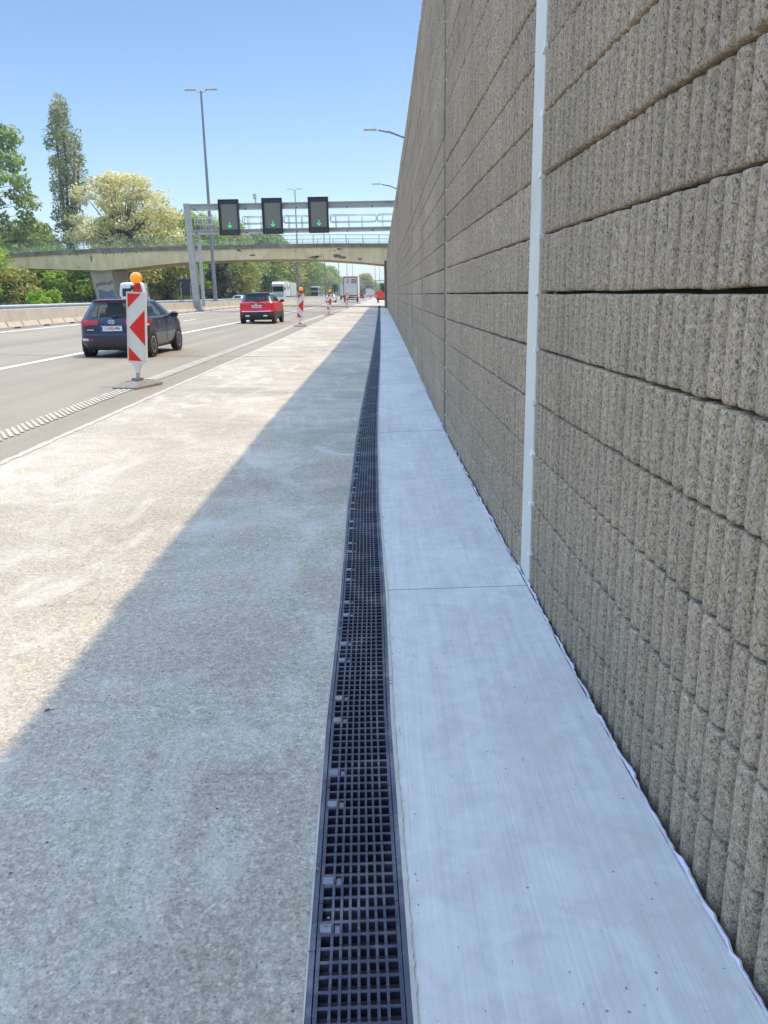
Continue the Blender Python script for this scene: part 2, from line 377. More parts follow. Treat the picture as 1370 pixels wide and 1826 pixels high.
M['truck_grey'] = pmat('truck_grey_panel', (.52, .52, .51), .55, 0, .08, 1.2, dirt=(.36, .34, .31), dirt_amt=.5)
M['truck_red'] = pmat('truck_dark_red', (.26, .03, .03), .5)
M['machine_red'] = pmat('machine_red', (.78, .06, .025), .4, 0, .06)
M['bark'] = pmat('bark', (.07, .052, .038), .95, 0, .3, 3, .6, 20, .03)
M['bark_grey'] = pmat('bark_grey', (.10, .09, .075), .95, 0, .3, 3, .6, 20, .03)
M['lamp_pole'] = pmat('lamp_pole_steel', (.25, .25, .275), .5, .3, .08, 1)
M['railgreen'] = pmat('green_railing_paint', (.24, .31, .27), .55, .1, .12, 1)
M['chip'] = pmat('grit_chips', (.27, .255, .235), .9, 0, .4, 40)
def glass_mat(name, col, a):
    b = NB(name); b.color(col); b.set(Roughness=.04)
    tr = b.n('ShaderNodeBsdfTransparent'); tr.inputs[0].default_value = (*sc3(col, 1), 1); tr.inputs[0].default_value = (.75, .82, .80, 1)
    mx = b.n('ShaderNodeMixShader'); mx.inputs[0].default_value = a
    b.p.inputs['Base Color'].default_value = (*col, 1)
    b.l(tr, 0, mx, 1); b.l(b.p, 0, mx, 2); b.l(mx, 0, b.o, 0)
    return b.mat
M['glass'] = glass_mat('car_window_glass', (.02, .028, .03), .45)
M['glass_dark'] = glass_mat('dark_window_glass', (.008, .01, .013), .92)
def emit_mat(name, col, s):
    b = NB(name); b.color(col); b.set(Emission_Strength=s); b.p.inputs['Emission Color'].default_value = (*col, 1); return b.mat
M['arrow'] = emit_mat('green_lamp', (.03, .75, .25), .6)
def amber_mat():
    b = NB('amber_lens'); wv = b.voro(60)
    c = b.ramp(wv, 0, [(0, (1.0, .42, .01)), (.6, (.82, .24, .0))]); b.color(c)
    b.set(Roughness=.2, Coat_Weight=1.0, Transmission_Weight=.0)
    b.p.inputs['Emission Color'].default_value = (1.0, .33, .0, 1); b.p.inputs['Emission Strength'].default_value = .28
    b.bump(wv, 0, .5, .01); return b.mat
M['amber'] = amber_mat()
def bridge_mat():
    b = NB('bridge_concrete')
    big = b.noise(.35, 5, .6, .4); st = b.noise(1.0, 5, .65, .6, b.co((1.1, 1, .35)))
    c = b.ramp(big, 0, [(.3, (.72, .56, .30)), (.7, (.86, .70, .41))])
    c = b.mix(c, b.ramp(st, 0, [(.34, (.80, .79, .76)), (.6, (1.06, 1.06, 1.05))]), .8, 'MULTIPLY')
    sp = b.ramp(b.noise(1.0, 5, .6, .3, b.co((.55, 1, 1.6), loc=(2.0, 0, 3.1))), 0, [(.665, 0.0), (.69, .85)]); c = b.mix(c, (.14, .12, .095), sp)
    b.color(c); b.set(Roughness=.9); b.bump(b.noise(9, 5), 0, .3, .02); return b.mat
M['bridge'] = bridge_mat()
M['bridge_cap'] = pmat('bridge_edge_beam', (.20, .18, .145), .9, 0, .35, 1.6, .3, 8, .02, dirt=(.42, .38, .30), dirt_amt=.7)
M['pier'] = pmat('pier_concrete', (.46, .40, .31), .9, 0, .16, .7, .3, 8, .02, dirt=(.32, .26, .2), dirt_amt=.4)
M['stain'] = pmat('dark_spalled_concrete', (.17, .15, .115), .95, 0, .3, 2)
M['spray_blue'] = pmat('blue_spray_paint', (.13, .17, .24), .7, 0, .4, 1.5, dirt=(.30, .30, .31), dirt_amt=.8)
M['spray_black'] = pmat('black_spray_paint', (.05, .045, .045), .7)
def leaf_mat(name, stops, trans=.35):
    b = NB(name); a = b.n('ShaderNodeAttribute', attribute_name='tint'); n = b.noise(.45, 3)
    ad = b.n('ShaderNodeMath', operation='MULTIPLY_ADD'); b.l(n, 0, ad, 0); ad.inputs[1].default_value = .7; ad.inputs[2].default_value = -.35
    a2 = b.n('ShaderNodeMath', operation='ADD'); b.l(ad, 0, a2, 0); b.l(a, 'Fac', a2, 1)
    r = b.ramp(a2, 0, stops); b.l(r, 0, b.p, 'Base Color'); b.set(Roughness=.55)
    tl = b.n('ShaderNodeBsdfTranslucent'); h = b.n('ShaderNodeHueSaturation'); h.inputs['Value'].default_value = 1.5; h.inputs['Saturation'].default_value = 1.1
    b.l(r, 0, h, 'Color'); b.l(h, 0, tl, 0)
    mx = b.n('ShaderNodeMixShader'); mx.inputs[0].default_value = trans; b.l(b.p, 0, mx, 1); b.l(tl, 0, mx, 2); b.l(mx, 0, b.o, 0)
    return b.mat
M['leaf_mid'] = leaf_mat('leaves_mid_green', [(.0, (0.089, 0.143, 0.031)), (.5, (0.222, 0.314, 0.065)), (1, (0.385, 0.465, 0.125))])
M['leaf_bright'] = leaf_mat('leaves_bright_green', [(.0, (0.120, 0.201, 0.020)), (.5, (0.263, 0.402, 0.042)), (1, (0.438, 0.564, 0.097))], .45)
M['leaf_grey'] = leaf_mat('leaves_grey_green', [(.0, (0.121, 0.181, 0.058)), (.5, (0.289, 0.372, 0.121)), (1, (0.515, 0.588, 0.221))])
M['leaf_poplar'] = leaf_mat('leaves_poplar', [(.0, (0.132, 0.168, 0.075)), (.5, (0.323, 0.356, 0.176)), (1, (0.573, 0.565, 0.315))], .25)
M['leaf_cream'] = leaf_mat('leaves_and_cream_blossom', [(.0, (.22, .23, .07)), (.30, (.56, .53, .24)), (.65, (.76, .70, .39)), (1, (.85, .79, .50))], .3)
M['leaf_olive'] = leaf_mat('leaves_olive', [(.0, (0.131, 0.145, 0.034)), (.5, (0.328, 0.338, 0.089)), (1, (0.553, 0.531, 0.180))], .4)
M['leaf_dark'] = leaf_mat('needles_dark', [(.0, (.05, .06, .035)), (.5, (.115, .125, .07)), (1, (.20, .19, .115))], .2)
M['grassblade'] = leaf_mat('grass_blades', [(.0, (0.091, 0.130, 0.026)), (.5, (0.182, 0.221, 0.065)), (1, (0.312, 0.312, 0.130))], .4)
# ------------------------------------------------------------------ ground, road and shoulder
def strip(name, xs_fn, ys, zoff, mt, label=None, kind='structure', sub=1):
    """sheet following the road plane; xs_fn(Y) -> (x0, x1)"""
    m = MB(); n = sub + 1
    for Y in ys:
        a, b_ = xs_fn(Y)
        for i in range(n): x = a + (b_ - a) * i / sub; m.v.append((x, Y, gz(x) + zoff))
    for j in range(len(ys) - 1):
        for i in range(sub): k = j * n + i; m.f.append((k, k + 1, k + n + 1, k + n)); m.m.append(0)
    o = m.build(name, mt); tag(o, label, None, None, kind); return o
YS = [-6, 0, 1, 2, 3, 4, 5.5, 7, 9, 11, 14, 18, 22, 28, 35, 45, 60, 80, 95, 112]
YL = YS + [150, 250, 500, 900]
rng = np.random.default_rng(7)
# one ground sheet to the horizon
g = MB(); prof = [(-1200, 2.2), (-300, 2.0), (-60, 1.6), (-40, 1.0), (-33, .30), (-16.4, .30), (-15.0, .33), (-3.45, .04), (-.4, -.35), (.15, -.35), (.7, -.06), (3, -.05), (60, .5), (1200, 2.0)]
ysg = [-60, 0, 60, 120, 300, 800, 1600]
for Y in ysg:
    for x, z in prof: g.v.append((x, Y, z - .04))
for j in range(len(ysg) - 1):
    for i in range(len(prof) - 1): k = j * len(prof) + i; g.f.append((k, k + 1, k + len(prof) + 1, k + len(prof))); g.m.append(0)
tag(g.build('ground', M['verge']), kind='structure')
DL, DR = -.123, .123                            # drain half widths about its centre line
strip('road', lambda Y: (-15.6, -3.45), YL, 0.0, M['road'])
strip('hard_shoulder', lambda Y: (-3.45, cshift(Y) + DL), YS, 0.0, M['shoulder'], sub=4)
strip('hard_shoulder_beyond_bridge', lambda Y: (-3.45, 2.6), [112, 150, 250, 500, 900], 0.0, M['shoulder'], sub=1)
strip('opposing_road', lambda Y: (-31, -17.8), [-6, 120, 400, 900], -.36, M['road'])
# the concrete strip between drain and wall, cast in 5 m slabs with open joints
ap = MB(); JY = [-6.04, -1.04] + [3.96 + 5 * k for k in range(18)]
for a, b_ in zip(JY[:-1], JY[1:]):
    ga_, gb_ = max(.004, .0011 * a), max(.004, .0011 * b_); yy = np.linspace(a + ga_, b_ - gb_, 6)
    for k in range(5):
        y0, y1 = yy[k], yy[k + 1]
        q = [(cshift(y0) + DR, y0, .0), (cshift(y0) + .860, y0, .012), (cshift(y1) + .860, y1, .012), (cshift(y1) + DR, y1, .0)]
        ap.add(q, [(0, 1, 2, 3)])
    for yy_ in (a + ga_, b_ - gb_):
        ap.add([(cshift(yy_) + DR, yy_, 0), (cshift(yy_) + .872, yy_, .012), (cshift(yy_) + .872, yy_, -.05), (cshift(yy_) + DR, yy_, -.05)], [(0, 1, 2, 3)])
tag(ap.build('concrete_pavement', M['apron']), kind='structure')
bd = MB(); bd.box((.42, 40, -.06), (1.2, 110, .02)); tag(bd.build('pavement_bedding', M['tar']), kind='structure')
strip('pavement_beyond_wall', lambda Y: (cshift(Y) + DR, 2.6), [88.96, 95, 112], -.004, M['shoulder'])
# ------------------------------------------------------------------ road markings
def line(name, x, wd, y0, y1, mt, n=24, wob=0.0, z=.004):
    m = MB(); ys = np.geomspace(max(y0, 1.0), y1, n)
    for Y in ys:
        dx = wob * (rng.random() - .5); ww = wd * (1 + (wob * 6) * (rng.random() - .5))
        for x_ in (x + dx - ww / 2, x + dx + ww / 2): m.v.append((x_, Y, gz(x_) + z))
    for j in range(n - 1): m.f.append((2 * j, 2 * j + 1, 2 * j + 3, 2 * j + 2)); m.m.append(0)
    return tag(m.build(name, mt), kind='structure')
line('road_marking', -7.65, .17, 9, 700, M['white_paint'], z=.004)
line('road_marking', -14.5, .22, 14, 600, M['white_paint'], z=.004)
dm = MB()
for k in range(22):
    y0 = 45.5 - 17.6 * 2 + 17.6 * k
    if y0 < 20 or 26 < y0 < 30: continue
    dm.add([(-10.98, y0, gz(-10.98) + .004), (-10.82, y0, gz(-10.82) + .004), (-10.82, y0 + 3.2, gz(-10.82) + .004), (-10.98, y0 + 3.2, gz(-10.98) + .004)], [(0, 1, 2, 3)])
tag(dm.build('dashed_road_marking', M['white_paint']), kind='structure')
rl = MB()                                       # ribbed edge line: raised bars across a thin film
y = 6.0
while y < 46:
    x0 = -4.10 + .012 * (rng.random() - .5) - (.2 if y > 30 else 0) * min(1, (y - 30) / 16)
    rl.bbox((x0, y, gz(x0) + .0065), (.042 * (1 + .3 * (rng.random() - .5)), .56 * (1 + .10 * (rng.random() - .5)), .010), .004, rz=R(30) + .04 * (rng.random() - .5)); y += .137
tag(rl.build('ribbed_road_marking', M['ribpaint']), kind='structure')
line('road_marking_film', -4.10, .26, 13.5, 30, M['film'], 40, .0, .003)
def lerpline(name, pts, wd, mt, n=120, wob=.01, z=.0045):
    m = MB(); ys = np.geomspace(pts[0][1], pts[-1][1], n)
    for Y in ys:
        x = np.interp(Y, [p[1] for p in pts], [p[0] for p in pts]) + wob * (rng.random() - .5); ww = wd * (1 + .5 * (rng.random() - .5))
        for x_ in (x - ww / 2, x + ww / 2): m.v.append((x_, Y, gz(x_) + z))
    for j in range(n - 1): m.f.append((2 * j, 2 * j + 1, 2 * j + 3, 2 * j + 2)); m.m.append(0)
    return tag(m.build(name, mt), kind='structure')
lerpline('road_marking_faded', [(-4.10, 30), (-4.30, 44), (-3.95, 80), (-3.55, 120), (-3.5, 300)], .2, M['old_paint'], 60, .0, .004)
lerpline('concrete_seam', [(-3.46, 5), (-3.43, 18), (-3.35, 24), (-3.5, 60), (-3.5, 100)], .075, M['seam'], 220, .02, .005)
line('shoulder_joint', 0, .01, 1, 2, M['tar'], 2)
bpy.data.objects.remove(bpy.data.objects['shoulder_joint'])
jm = MB()                                       # saw cut across the lanes and some hair joints in the shoulder
for (xa, xb, Y, wd) in [(-15.2, -1.9, 20.05, .045), (-3.4, -.3, 28.2, .02), (-.55, -.30, 2.28, .0015), (-3.4, -.3, 12.6, .006), (-3.4, -.3, 45, .02)]:
    n = 24; pts = []
    for i in range(n + 1):
        x = xa + (xb - xa) * i / n; yj = Y + .012 * (rng.random() - .5) * min(1, Y / 10)
        pts.append((x, yj, wd * (.6 + .8 * rng.random())))
    o = len(jm.v)
    for x, yj, ww in pts: jm.v += [(x, yj - ww / 2, gz(x) + .0035), (x, yj + ww / 2, gz(x) + .0035)]
    for i in range(n): jm.f.append((o + 2 * i, o + 2 * i + 2, o + 2 * i + 3, o + 2 * i + 1)); jm.m.append(0)
tag(jm.build('road_joint', M['tar']), kind='structure')
# ------------------------------------------------------------------ drain channel and grates
ch = empty('drain_channel', (0, 0, 0), 0, 'long straight drainage channel with pale edges between shoulder and concrete strip', 'drain channel')
ysd = list(np.arange(-.5, 8, .5)) + list(np.arange(8, 30, 2)) + list(np.arange(30, 93, 6)) + [92.5]
def along(x0, x1, z0, z1, name, mt, jag=0.0):
    m = MB(); n = len(ysd)
    ys2 = ysd if not jag else list(np.geomspace(.6, 92.5, 500))
    for Y in ys2:
        c = cshift(Y); j0 = jag * (rng.random() ** 2)
        xa, xb = (c + x0 - j0, c + x1) if x0 < 0 else (c + x0, c + x1 + j0)
        m.v += [(xa, Y, z0), (xa, Y, z1), (xb, Y, z1), (xb, Y, z0)]
    for j in range(len(ys2) - 1):
        for i in range(4): k = 4 * j; m.f.append((k + i, k + (i + 1) % 4, k + 4 + (i + 1) % 4, k + 4 + i)); m.m.append(0)
    m.f.append((0, 1, 2, 3)); m.m.append(0)
    return m.build(name, mt, ch)
along(-.126, -.1165, -.06, .0045, 'concrete_edge', M['polymer'], .003); along(.1165, .127, -.06, .0045, 'concrete_edge', M['polymer'], .005)
along(-.116, -.1035, -.06, .003, 'side_rail', M['rail_iron']); along(.1035, .116, -.06, .003, 'side_rail', M['rail_iron'])
tr = MB()
for Y in ysd:
    c = cshift(Y); tr.v += [(c - .103, Y, -.02), (c - .08, Y, -.24), (c + .08, Y, -.24), (c + .103, Y, -.02)]
for j in range(len(ysd) - 1):
    for i in range(3): k = 4 * j; tr.f.append((k + i, k + i + 1, k + 5 + i, k + 4 + i)); tr.m.append(0)
tr.build('trough', M['trough'], ch)
P = .5 / 12
def grate_mesh(hi=True):
    m = MB(); xs = [-.1005, -.0925, -.0655, -.0585, -.0415, -.0345, -.0175, -.0105, .0065, .0135, .0305, .0375, .0545, .0615, .0665]
    colb = [(-.1010, -.0900), (-.0655, -.0590), (-.0415, -.0350), (-.0175, -.0110), (.0065, .0130), (.0305, .0370), (.0545, .0610), (.0900, .1010)]
    colb = []
    x = -.101; wid = [.0235] + [.0152] * 6 + [.0235]; bars = [.0095] + [.0070] * 7 + [.0095]
    for i, bw in enumerate(bars):
        colb.append((x, x + bw)); x += bw
        if i < 8: x += wid[i]
    sft = (.101 - x); 
    for i, (a, b_) in enumerate(colb):
        edge = i in (0, 8)
        m.box(((a + b_) / 2 + sft * (i / 8), .25, -.0125 if edge else -.0135), (b_ - a, .497, .027 if not edge else .025), 0)
        if not edge and hi:
            for q in range(12): m.box(((a + b_) / 2 + sft * (i / 8), q * P + P * .02, -.001), (.0062, P * .66, .004), 0)
    for q in range(12): m.bbox((0, (q + .5) * P, -.0135), (.199, .0098, .0245), .0015)
    return m.mesh('drain_grate', M['ironwork'])
gm = grate_mesh(True)
cl1 = MB(); cl1.bbox((-.0805, 0, -.004), (.034, .031, .010), .003); clm = cl1.mesh('locking_clip', M['clip'])
cl2 = MB(); cl2.box((-.051, 0, -.011), (.018, .028, .008), 0, ry=.12); clm2 = cl2.mesh('clip_tongue', M['clip'])
Y = 1.72 - 4 * .5
i = 0
while Y < 92:
    c0, c1 = cshift(Y), cshift(Y + .5)
    o = bpy.data.objects.new('drain_grate', gm); link(o); o.location = (c0, Y, .0005 + .0012 * (rng.random() - .5)); o.rotation_euler = (0, 0, -math.atan2(c1 - c0, .5))
    tag(o, 'black cast iron mesh grate lying end to end in the drainage channel', 'drain grate', 'drain grates along the channel')
    if Y < 22:
        for yy in (2 * P, 10 * P):
            p = bpy.data.objects.new('locking_clip', clm); link(p, o); p.location = (0, yy, 0)
            q = bpy.data.objects.new('clip_tongue', clm2); link(q, p)
    Y += .5; i += 1
# ------------------------------------------------------------------ the ribbed noise wall
WX = .87; CRS = .262; Z0 = -.072; NC = 22; BAY0 = -1.0; BAY = 5.0
RIB = .0865
def course_mesh(L, seed):
    r = np.random.default_rng(seed); n = int(round(L / RIB)); pitch = L / n; h = CRS - .011
    prof = [(.5 * math.copysign(abs(math.sin(R(a))) ** .72, a), .060 * (1 - max(0.0, math.cos(R(a))) ** .72)) for a in (-90, -86, -80, -72, -60, -46, -30, -14, 0, 14, 30, 46, 60, 72, 80, 86)]
    rows = [(0.0, .007), (.003, .0022), (.008, .0004), (.014, 0), (h * .35, 0), (h * .65, 0), (h - .014, 0), (h - .008, .0006), (h - .003, .0026), (h, .008)]
    m = MB(); cols = []
    for i in range(n):
        dj = .0018 * r.standard_normal(); wj = .001 * r.standard_normal(); e0 = .0014 * r.standard_normal(); e1 = .0014 * r.standard_normal()
        for t, d in prof: cols.append(((i + .5 + t) * pitch + wj, d + dj, e0, e1))
    cols.append((n * pitch, .060, 0, 0))
    nr = len(rows)
    for (y, d, e0, e1) in cols:
        for k, (z, dd) in enumerate(rows):
            zz = z + (e0 if k < 4 else 0) + (e1 if k > 5 else 0)
            m.v.append((d + dd + .0005 * r.standard_normal(), y + .0004 * r.standard_normal(), zz))
    for i in range(len(cols) - 1):
        for k in range(nr - 1): a = i * nr + k; m.f.append((a, a + nr, a + nr + 1, a + 1)); m.m.append(0)
    o = len(m.v)                                  # undersides and tops back to the core
    for (y, d, e0, e1) in cols: m.v += [(.11, y, 0.004), (.10, y, h - .004)]
    for i in range(len(cols) - 1):
        a = i * nr
        m.f.append((o + 2 * i, o + 2 * i + 2, a + nr, a)); m.m.append(0)
        m.f.append((o + 2 * i + 1, a + nr - 1, a + 2 * nr - 1, o + 2 * i + 3)); m.m.append(0)
    a = 0; e = (len(cols) - 1) * nr
    m.f.append(tuple([o] + list(range(nr)) + [o + 1])); m.m.append(0)
    m.f.append(tuple([o + 2 * len(cols) - 2] + list(range(e, e + nr)) + [o + 2 * len(cols) - 1])); m.m.append(0)
    return m
nw = empty('noise_wall', (WX, 0, 0), 0, 'tall brown noise wall of ribbed wood-fibre concrete panels beside the concrete strip', 'noise wall')
CM = [course_mesh(BAY - .25, 11 + k) for k in range(3)]
CMESH = [c.mesh('ribbed_course', M['wall'], False) for c in CM]
for me in CMESH:
    me.polygons.foreach_set('use_smooth', [True] * len(me.polygons))
far_mb = MB()
for k in range(NC):
    c = CM[k % 3]; dx = .006 * rng.standard_normal(); o = len(far_mb.v)
    far_mb.v += [(p[0] + dx, p[1], p[2] + Z0 + k * CRS) for p in c.v]; far_mb.f += [tuple(o + q for q in f) for f in c.f]; far_mb.m += [0] * len(c.f)
far_mb.box((.14, (BAY - .25) / 2, Z0 + NC * CRS / 2), (.09, BAY - .26, NC * CRS - .02), 1)
FAR = bpy.data.meshes.new('panel'); FAR.from_pydata(far_mb.v, [], far_mb.f); FAR.materials.append(M['wall']); FAR.materials.append(M['wallback'])
FAR.polygons.foreach_set('material_index', far_mb.m); FAR.update()
back = MB(); back.box((.14, (BAY - .25) / 2, Z0 + NC * CRS / 2), (.09, BAY - .26, NC * CRS - .02)); BACK = back.mesh('panel', M['wallback'])
sp = MB(); sp.box((0, 0, 0), (.05, .05, .022)); SPM = sp.mesh('joint_spacer', M['white_plastic'])
NB_ = 18
for k in range(NB_ + 1):
    Ya = BAY0 + BAY * k; Yb = Ya + BAY; ca, cb = cshift(Ya), cshift(Yb); ang = -math.atan2(cb - ca, BAY)
    hj = .05 * rng.standard_normal() if k > 4 else 0
    if k < NB_:
        p = bpy.data.objects.new('panel', BACK if k < 4 else FAR); link(p, nw); p.location = (ca, Ya + .25, hj * .5); p.rotation_euler = (0, 0, ang + .0015 * rng.standard_normal())
        if k < 4:
            for q in range(NC):
                co = bpy.data.objects.new('ribbed_course', CMESH[int(rng.integers(3))]); link(co, p)
                co.location = (.0024 * rng.standard_normal(), .004 * rng.standard_normal(), Z0 + q * CRS); co.rotation_euler = (.0003 * rng.standard_normal(), .002 * rng.standard_normal(), .0004 * rng.standard_normal())
    # post in the joint before bay k
    pm = MB(); Hw = NC * CRS + Z0
    if k == 1:
        pm.bbox((.05, .125, Hw / 2), (.085, .252, Hw + .02), .004)
        po = pm.build('post', M['post_steel'], nw, loc=(ca, Ya, 0)); po['label'] = 'pale grey steel post between two ribbed panels'
    else:
        pm.bbox((.058, .125, Hw / 2), (.085, .235, Hw), .004)
        for s_ in (.0, .25): pass
        po = pm.build('post', M['post_dark'], nw, loc=(ca, Ya, hj * .5))
    if 0 < k < 5:
        for q in range(1, NC):
            s_ = bpy.data.objects.new('joint_spacer', SPM); link(s_, po)
            s_.location = ((.022 if k == 1 else .035), -.012 + .02 * (rng.random() - .5), Z0 + q * CRS - .008); s_.rotation_euler = (.2 * rng.standard_normal(), .2 * rng.standard_normal(), 0)
# plastic foil strip sticking out of the joint at the foot of the wall
fo = MB(); ys = list(np.arange(.7, 12, .02)) + list(np.arange(12, 90, .3))
kn = np.arange(.5, 91, .11); k1 = rng.random(len(kn)); k2 = rng.random(len(kn)); kl = np.arange(.5, 91, .9); k3 = rng.random(len(kl))
for Y in ys:
    c = cshift(Y) + WX; A = np.interp(Y, kn, k1); B = np.interp(Y, kn, k2); Cc = np.interp(Y, kl, k3)
    hh = max(.001, -.006 + .022 * B * (.4 + 1.1 * Cc) + .003 * rng.standard_normal()); b0 = c - .003 + .010 * (A - .5) + .0012 * rng.standard_normal(); lean = .008 * (B - .3) + .002 * rng.standard_normal()
    fo.v += [(b0 - .003, Y, .009), (b0 - .002 + .3 * lean, Y, .011 + hh * .55), (b0 + lean, Y, .012 + hh), (b0 + lean + .006, Y, .010 + hh * .8)]
for j in range(len(ys) - 1):
    for i in range(3): k = 4 * j; fo.f.append((k + i, k + i + 1, k + 5 + i, k + 4 + i)); fo.m.append(0)
tag(fo.build('joint_foil', M['foil'], smooth=False), 'ragged whitish foil strip along the foot of the noise wall', 'foil strip')
# bridge-side abutment the wall runs into
# ------------------------------------------------------------------ grit and crumbs
gr = MB()
def chip(x, y, z, s):
    a = rng.random(3) * 6.28; q = Matrix.Rotation(a[0], 3, 'Z') @ Matrix.Rotation(a[1] * .3, 3, 'X')
    pts = [Vector((rng.uniform(-1, 1), rng.uniform(-.7, .7), rng.uniform(-.2, .9))) * s for _ in range(5)]
    pts = [q @ p for p in pts]; o = len(gr.v)
    gr.v += [(x + p.x, y + p.y, z + p.z * .6 + s * .1) for p in pts]; gr.f += [(o, o + 1, o + 2), (o, o + 2, o + 3), (o, o + 3, o + 1), (o + 1, o + 2, o + 4), (o + 2, o + 3, o + 4), (o + 3, o + 1, o + 4)]; gr.m += [0] * 6
for _ in range(620):
    y = 1.2 + 9 * rng.random() ** 1.7; x = cshift(y) + rng.uniform(.15, .84)
    if rng.random() < .45: x = cshift(y) + .83 - .05 * rng.random() ** 2 * 2
    chip(x, y, .009, .0015 + .0045 * rng.random() ** 2)
for _ in range(420):
    y = 1.3 + 10 * rng.random() ** 1.5; x = cshift(y) - .14 - 2.2 * rng.random() ** 1.6; chip(x, y, gz(x), .002 + .004 * rng.random() ** 2)
for _ in range(140):
    y = 1.3 + 5 * rng.random(); sd = rng.choice([-1, 1]); x = cshift(y) + sd * (.137 + .02 * rng.random()); chip(x, y, .003, .003 + .005 * rng.random() ** 2)
for _ in range(70):
    y = 1.3 + 6 * rng.random() ** 1.5; sd = rng.choice([-1, 1], p=[.75, .25]); chip(cshift(y) + sd * (.098 + .012 * rng.random()), y, .004, .002 + .005 * rng.random() ** 2)
for (dx_, y_) in [(-.118, 1.56), (-.126, 1.50), (-.084, 1.64), (-.078, 1.66), (-.110, 1.86), (-.104, 1.88), (-.112, 1.84), (.118, 2.9), (.121, 2.93), (.116, 2.96), (.124, 5.2), (.118, 5.3)]: chip(cshift(y_) + dx_, y_, .005, .006 + .004 * rng.random())
tag(gr.build('grit_debris', M['chip']), 'loose grit and crumbs scattered over the concrete beside the drain', 'grit', kind='stuff')
bx0, by0 = -1.27, 2.68
cb = empty('cigarette_butt', (bx0, by0, gz(bx0) + .004), R(35), 'tiny orange-brown cigarette end lying at the edge of the wall shadow', 'cigarette end')
m = MB(); m.tube((0, 0, 0), (.018, 0, 0), .004, n=8); m.build('filter', pmat('cork_paper', (.42, .17, .06), .8), cb)
m = MB(); m.tube((.018, 0, 0), (.030, .001, 0), .0039, n=8); m.build('paper', M['white_plastic'], cb)
# ------------------------------------------------------------------ trees
def foliage(name, clumps, n, size, mt, parent, seed, up=.45, shell=.5, smin=.6):
    """clumps: list of (cx,cy,cz,rx,ry,rz,weight)"""
    r = np.random.default_rng(seed); C = np.array(clumps, float)
    wgt = C[:, 6] * (C[:, 3] * C[:, 4] * C[:, 5]) ** (2 / 3); wgt /= wgt.sum()
    idx = r.choice(len(C), n, p=wgt); d = r.standard_normal((n, 3)); d /= np.linalg.norm(d, axis=1)[:, None]
    rad = shell + (1 - shell) * r.random(n) ** .6; rad *= 1 + .16 * r.standard_normal(n)
    p = C[idx, :3] + d * C[idx, 3:6] * rad[:, None]
    nr = d * .7 + r.standard_normal((n, 3)) * .7 + np.array([0, 0, up]); nr /= np.linalg.norm(nr, axis=1)[:, None]
    t = np.cross(nr, r.standard_normal((n, 3))); t /= np.linalg.norm(t, axis=1)[:, None]; b = np.cross(nr, t)
    s = size * (smin + (1.5 - smin) * r.random(n))[:, None]
    v = np.stack([p - t * s, p + b * s * .55 + nr * s * .12, p + t * s, p - b * s * .55 + nr * s * .12], 1).reshape(-1, 3)
    me = bpy.data.meshes.new(name); me.vertices.add(4 * n); me.vertices.foreach_set('co', v.ravel())
    me.loops.add(4 * n); me.loops.foreach_set('vertex_index', np.arange(4 * n)); me.polygons.add(n)
    me.polygons.foreach_set('loop_start', np.arange(n) * 4); me.polygons.foreach_set('loop_total', np.full(n, 4))
    a = me.attributes.new('tint', 'FLOAT', 'FACE'); ct = r.random(len(C))[idx]
    a.data.foreach_set('value', np.clip(.35 * ct + .65 * r.random(n), 0, 1).astype(np.float32))
    me.materials.append(mt); me.update(); me.validate()
    o = bpy.data.objects.new(name, me); return link(o, parent)
def tree(name, loc, H, Rr, mt, seed, n=7000, leaf=.3, trunk_h=.25, squash=1.0, ncl=26, bark='bark', label=None, cat='tree', group=None, cone=0.0, clump=.36, up=.45):
    t = empty(name, loc, 0, label, cat, group); r = np.random.default_rng(seed)
    z0 = H * trunk_h; cl = []; tk = MB()
    lean = r.standard_normal(2) * .03 * H; top = (lean[0], lean[1], H * .86)
    stem = [(0, 0, -.3), (lean[0] * .2, lean[1] * .2, z0), (lean[0] * .55, lean[1] * .55, H * .55), top]
    tk.path(stem, [H * .022 + .05, H * .018 + .03, H * .010, .03], 9)
    for i in range(ncl):
        f = (i + .5) / ncl; z = z0 + (H - z0) * (f ** .85) * .93
        prof = math.sin(math.pi * min(1, .18 + .80 * f)) ** .7 * (1 - cone * f) + .08
        a = i * 2.4 + r.random() * 1.2; rr = Rr * prof * (.30 + .58 * r.random()); cr = Rr * clump * (.7 + .7 * r.random()) * (1 - .35 * cone * f)
        c = (lean[0] * f + rr * math.cos(a), lean[1] * f + rr * math.sin(a), min(z, H - cr * .6)); cl.append((*c, cr, cr, cr * (.62 + .2 * r.random()) * squash, 1))
        zb = z0 + (c[2] - z0) * .45; fb = zb / H; b0 = (lean[0] * fb, lean[1] * fb, zb); mid = ((b0[0] + c[0]) / 2, (b0[1] + c[1]) / 2, (zb + c[2]) / 2 + .03 * H * r.random())
        tk.path([b0, mid, c], [H * .007 + .02, H * .0045 + .015, .015], 6)
    tk.build('trunk', M[bark], t, True)
    foliage('crown', cl, n, leaf, M[mt], t, seed + 5, up)
    return t
def P3(u, v, Y, z=0.0): return (ax(u, v, Y), Y, z)
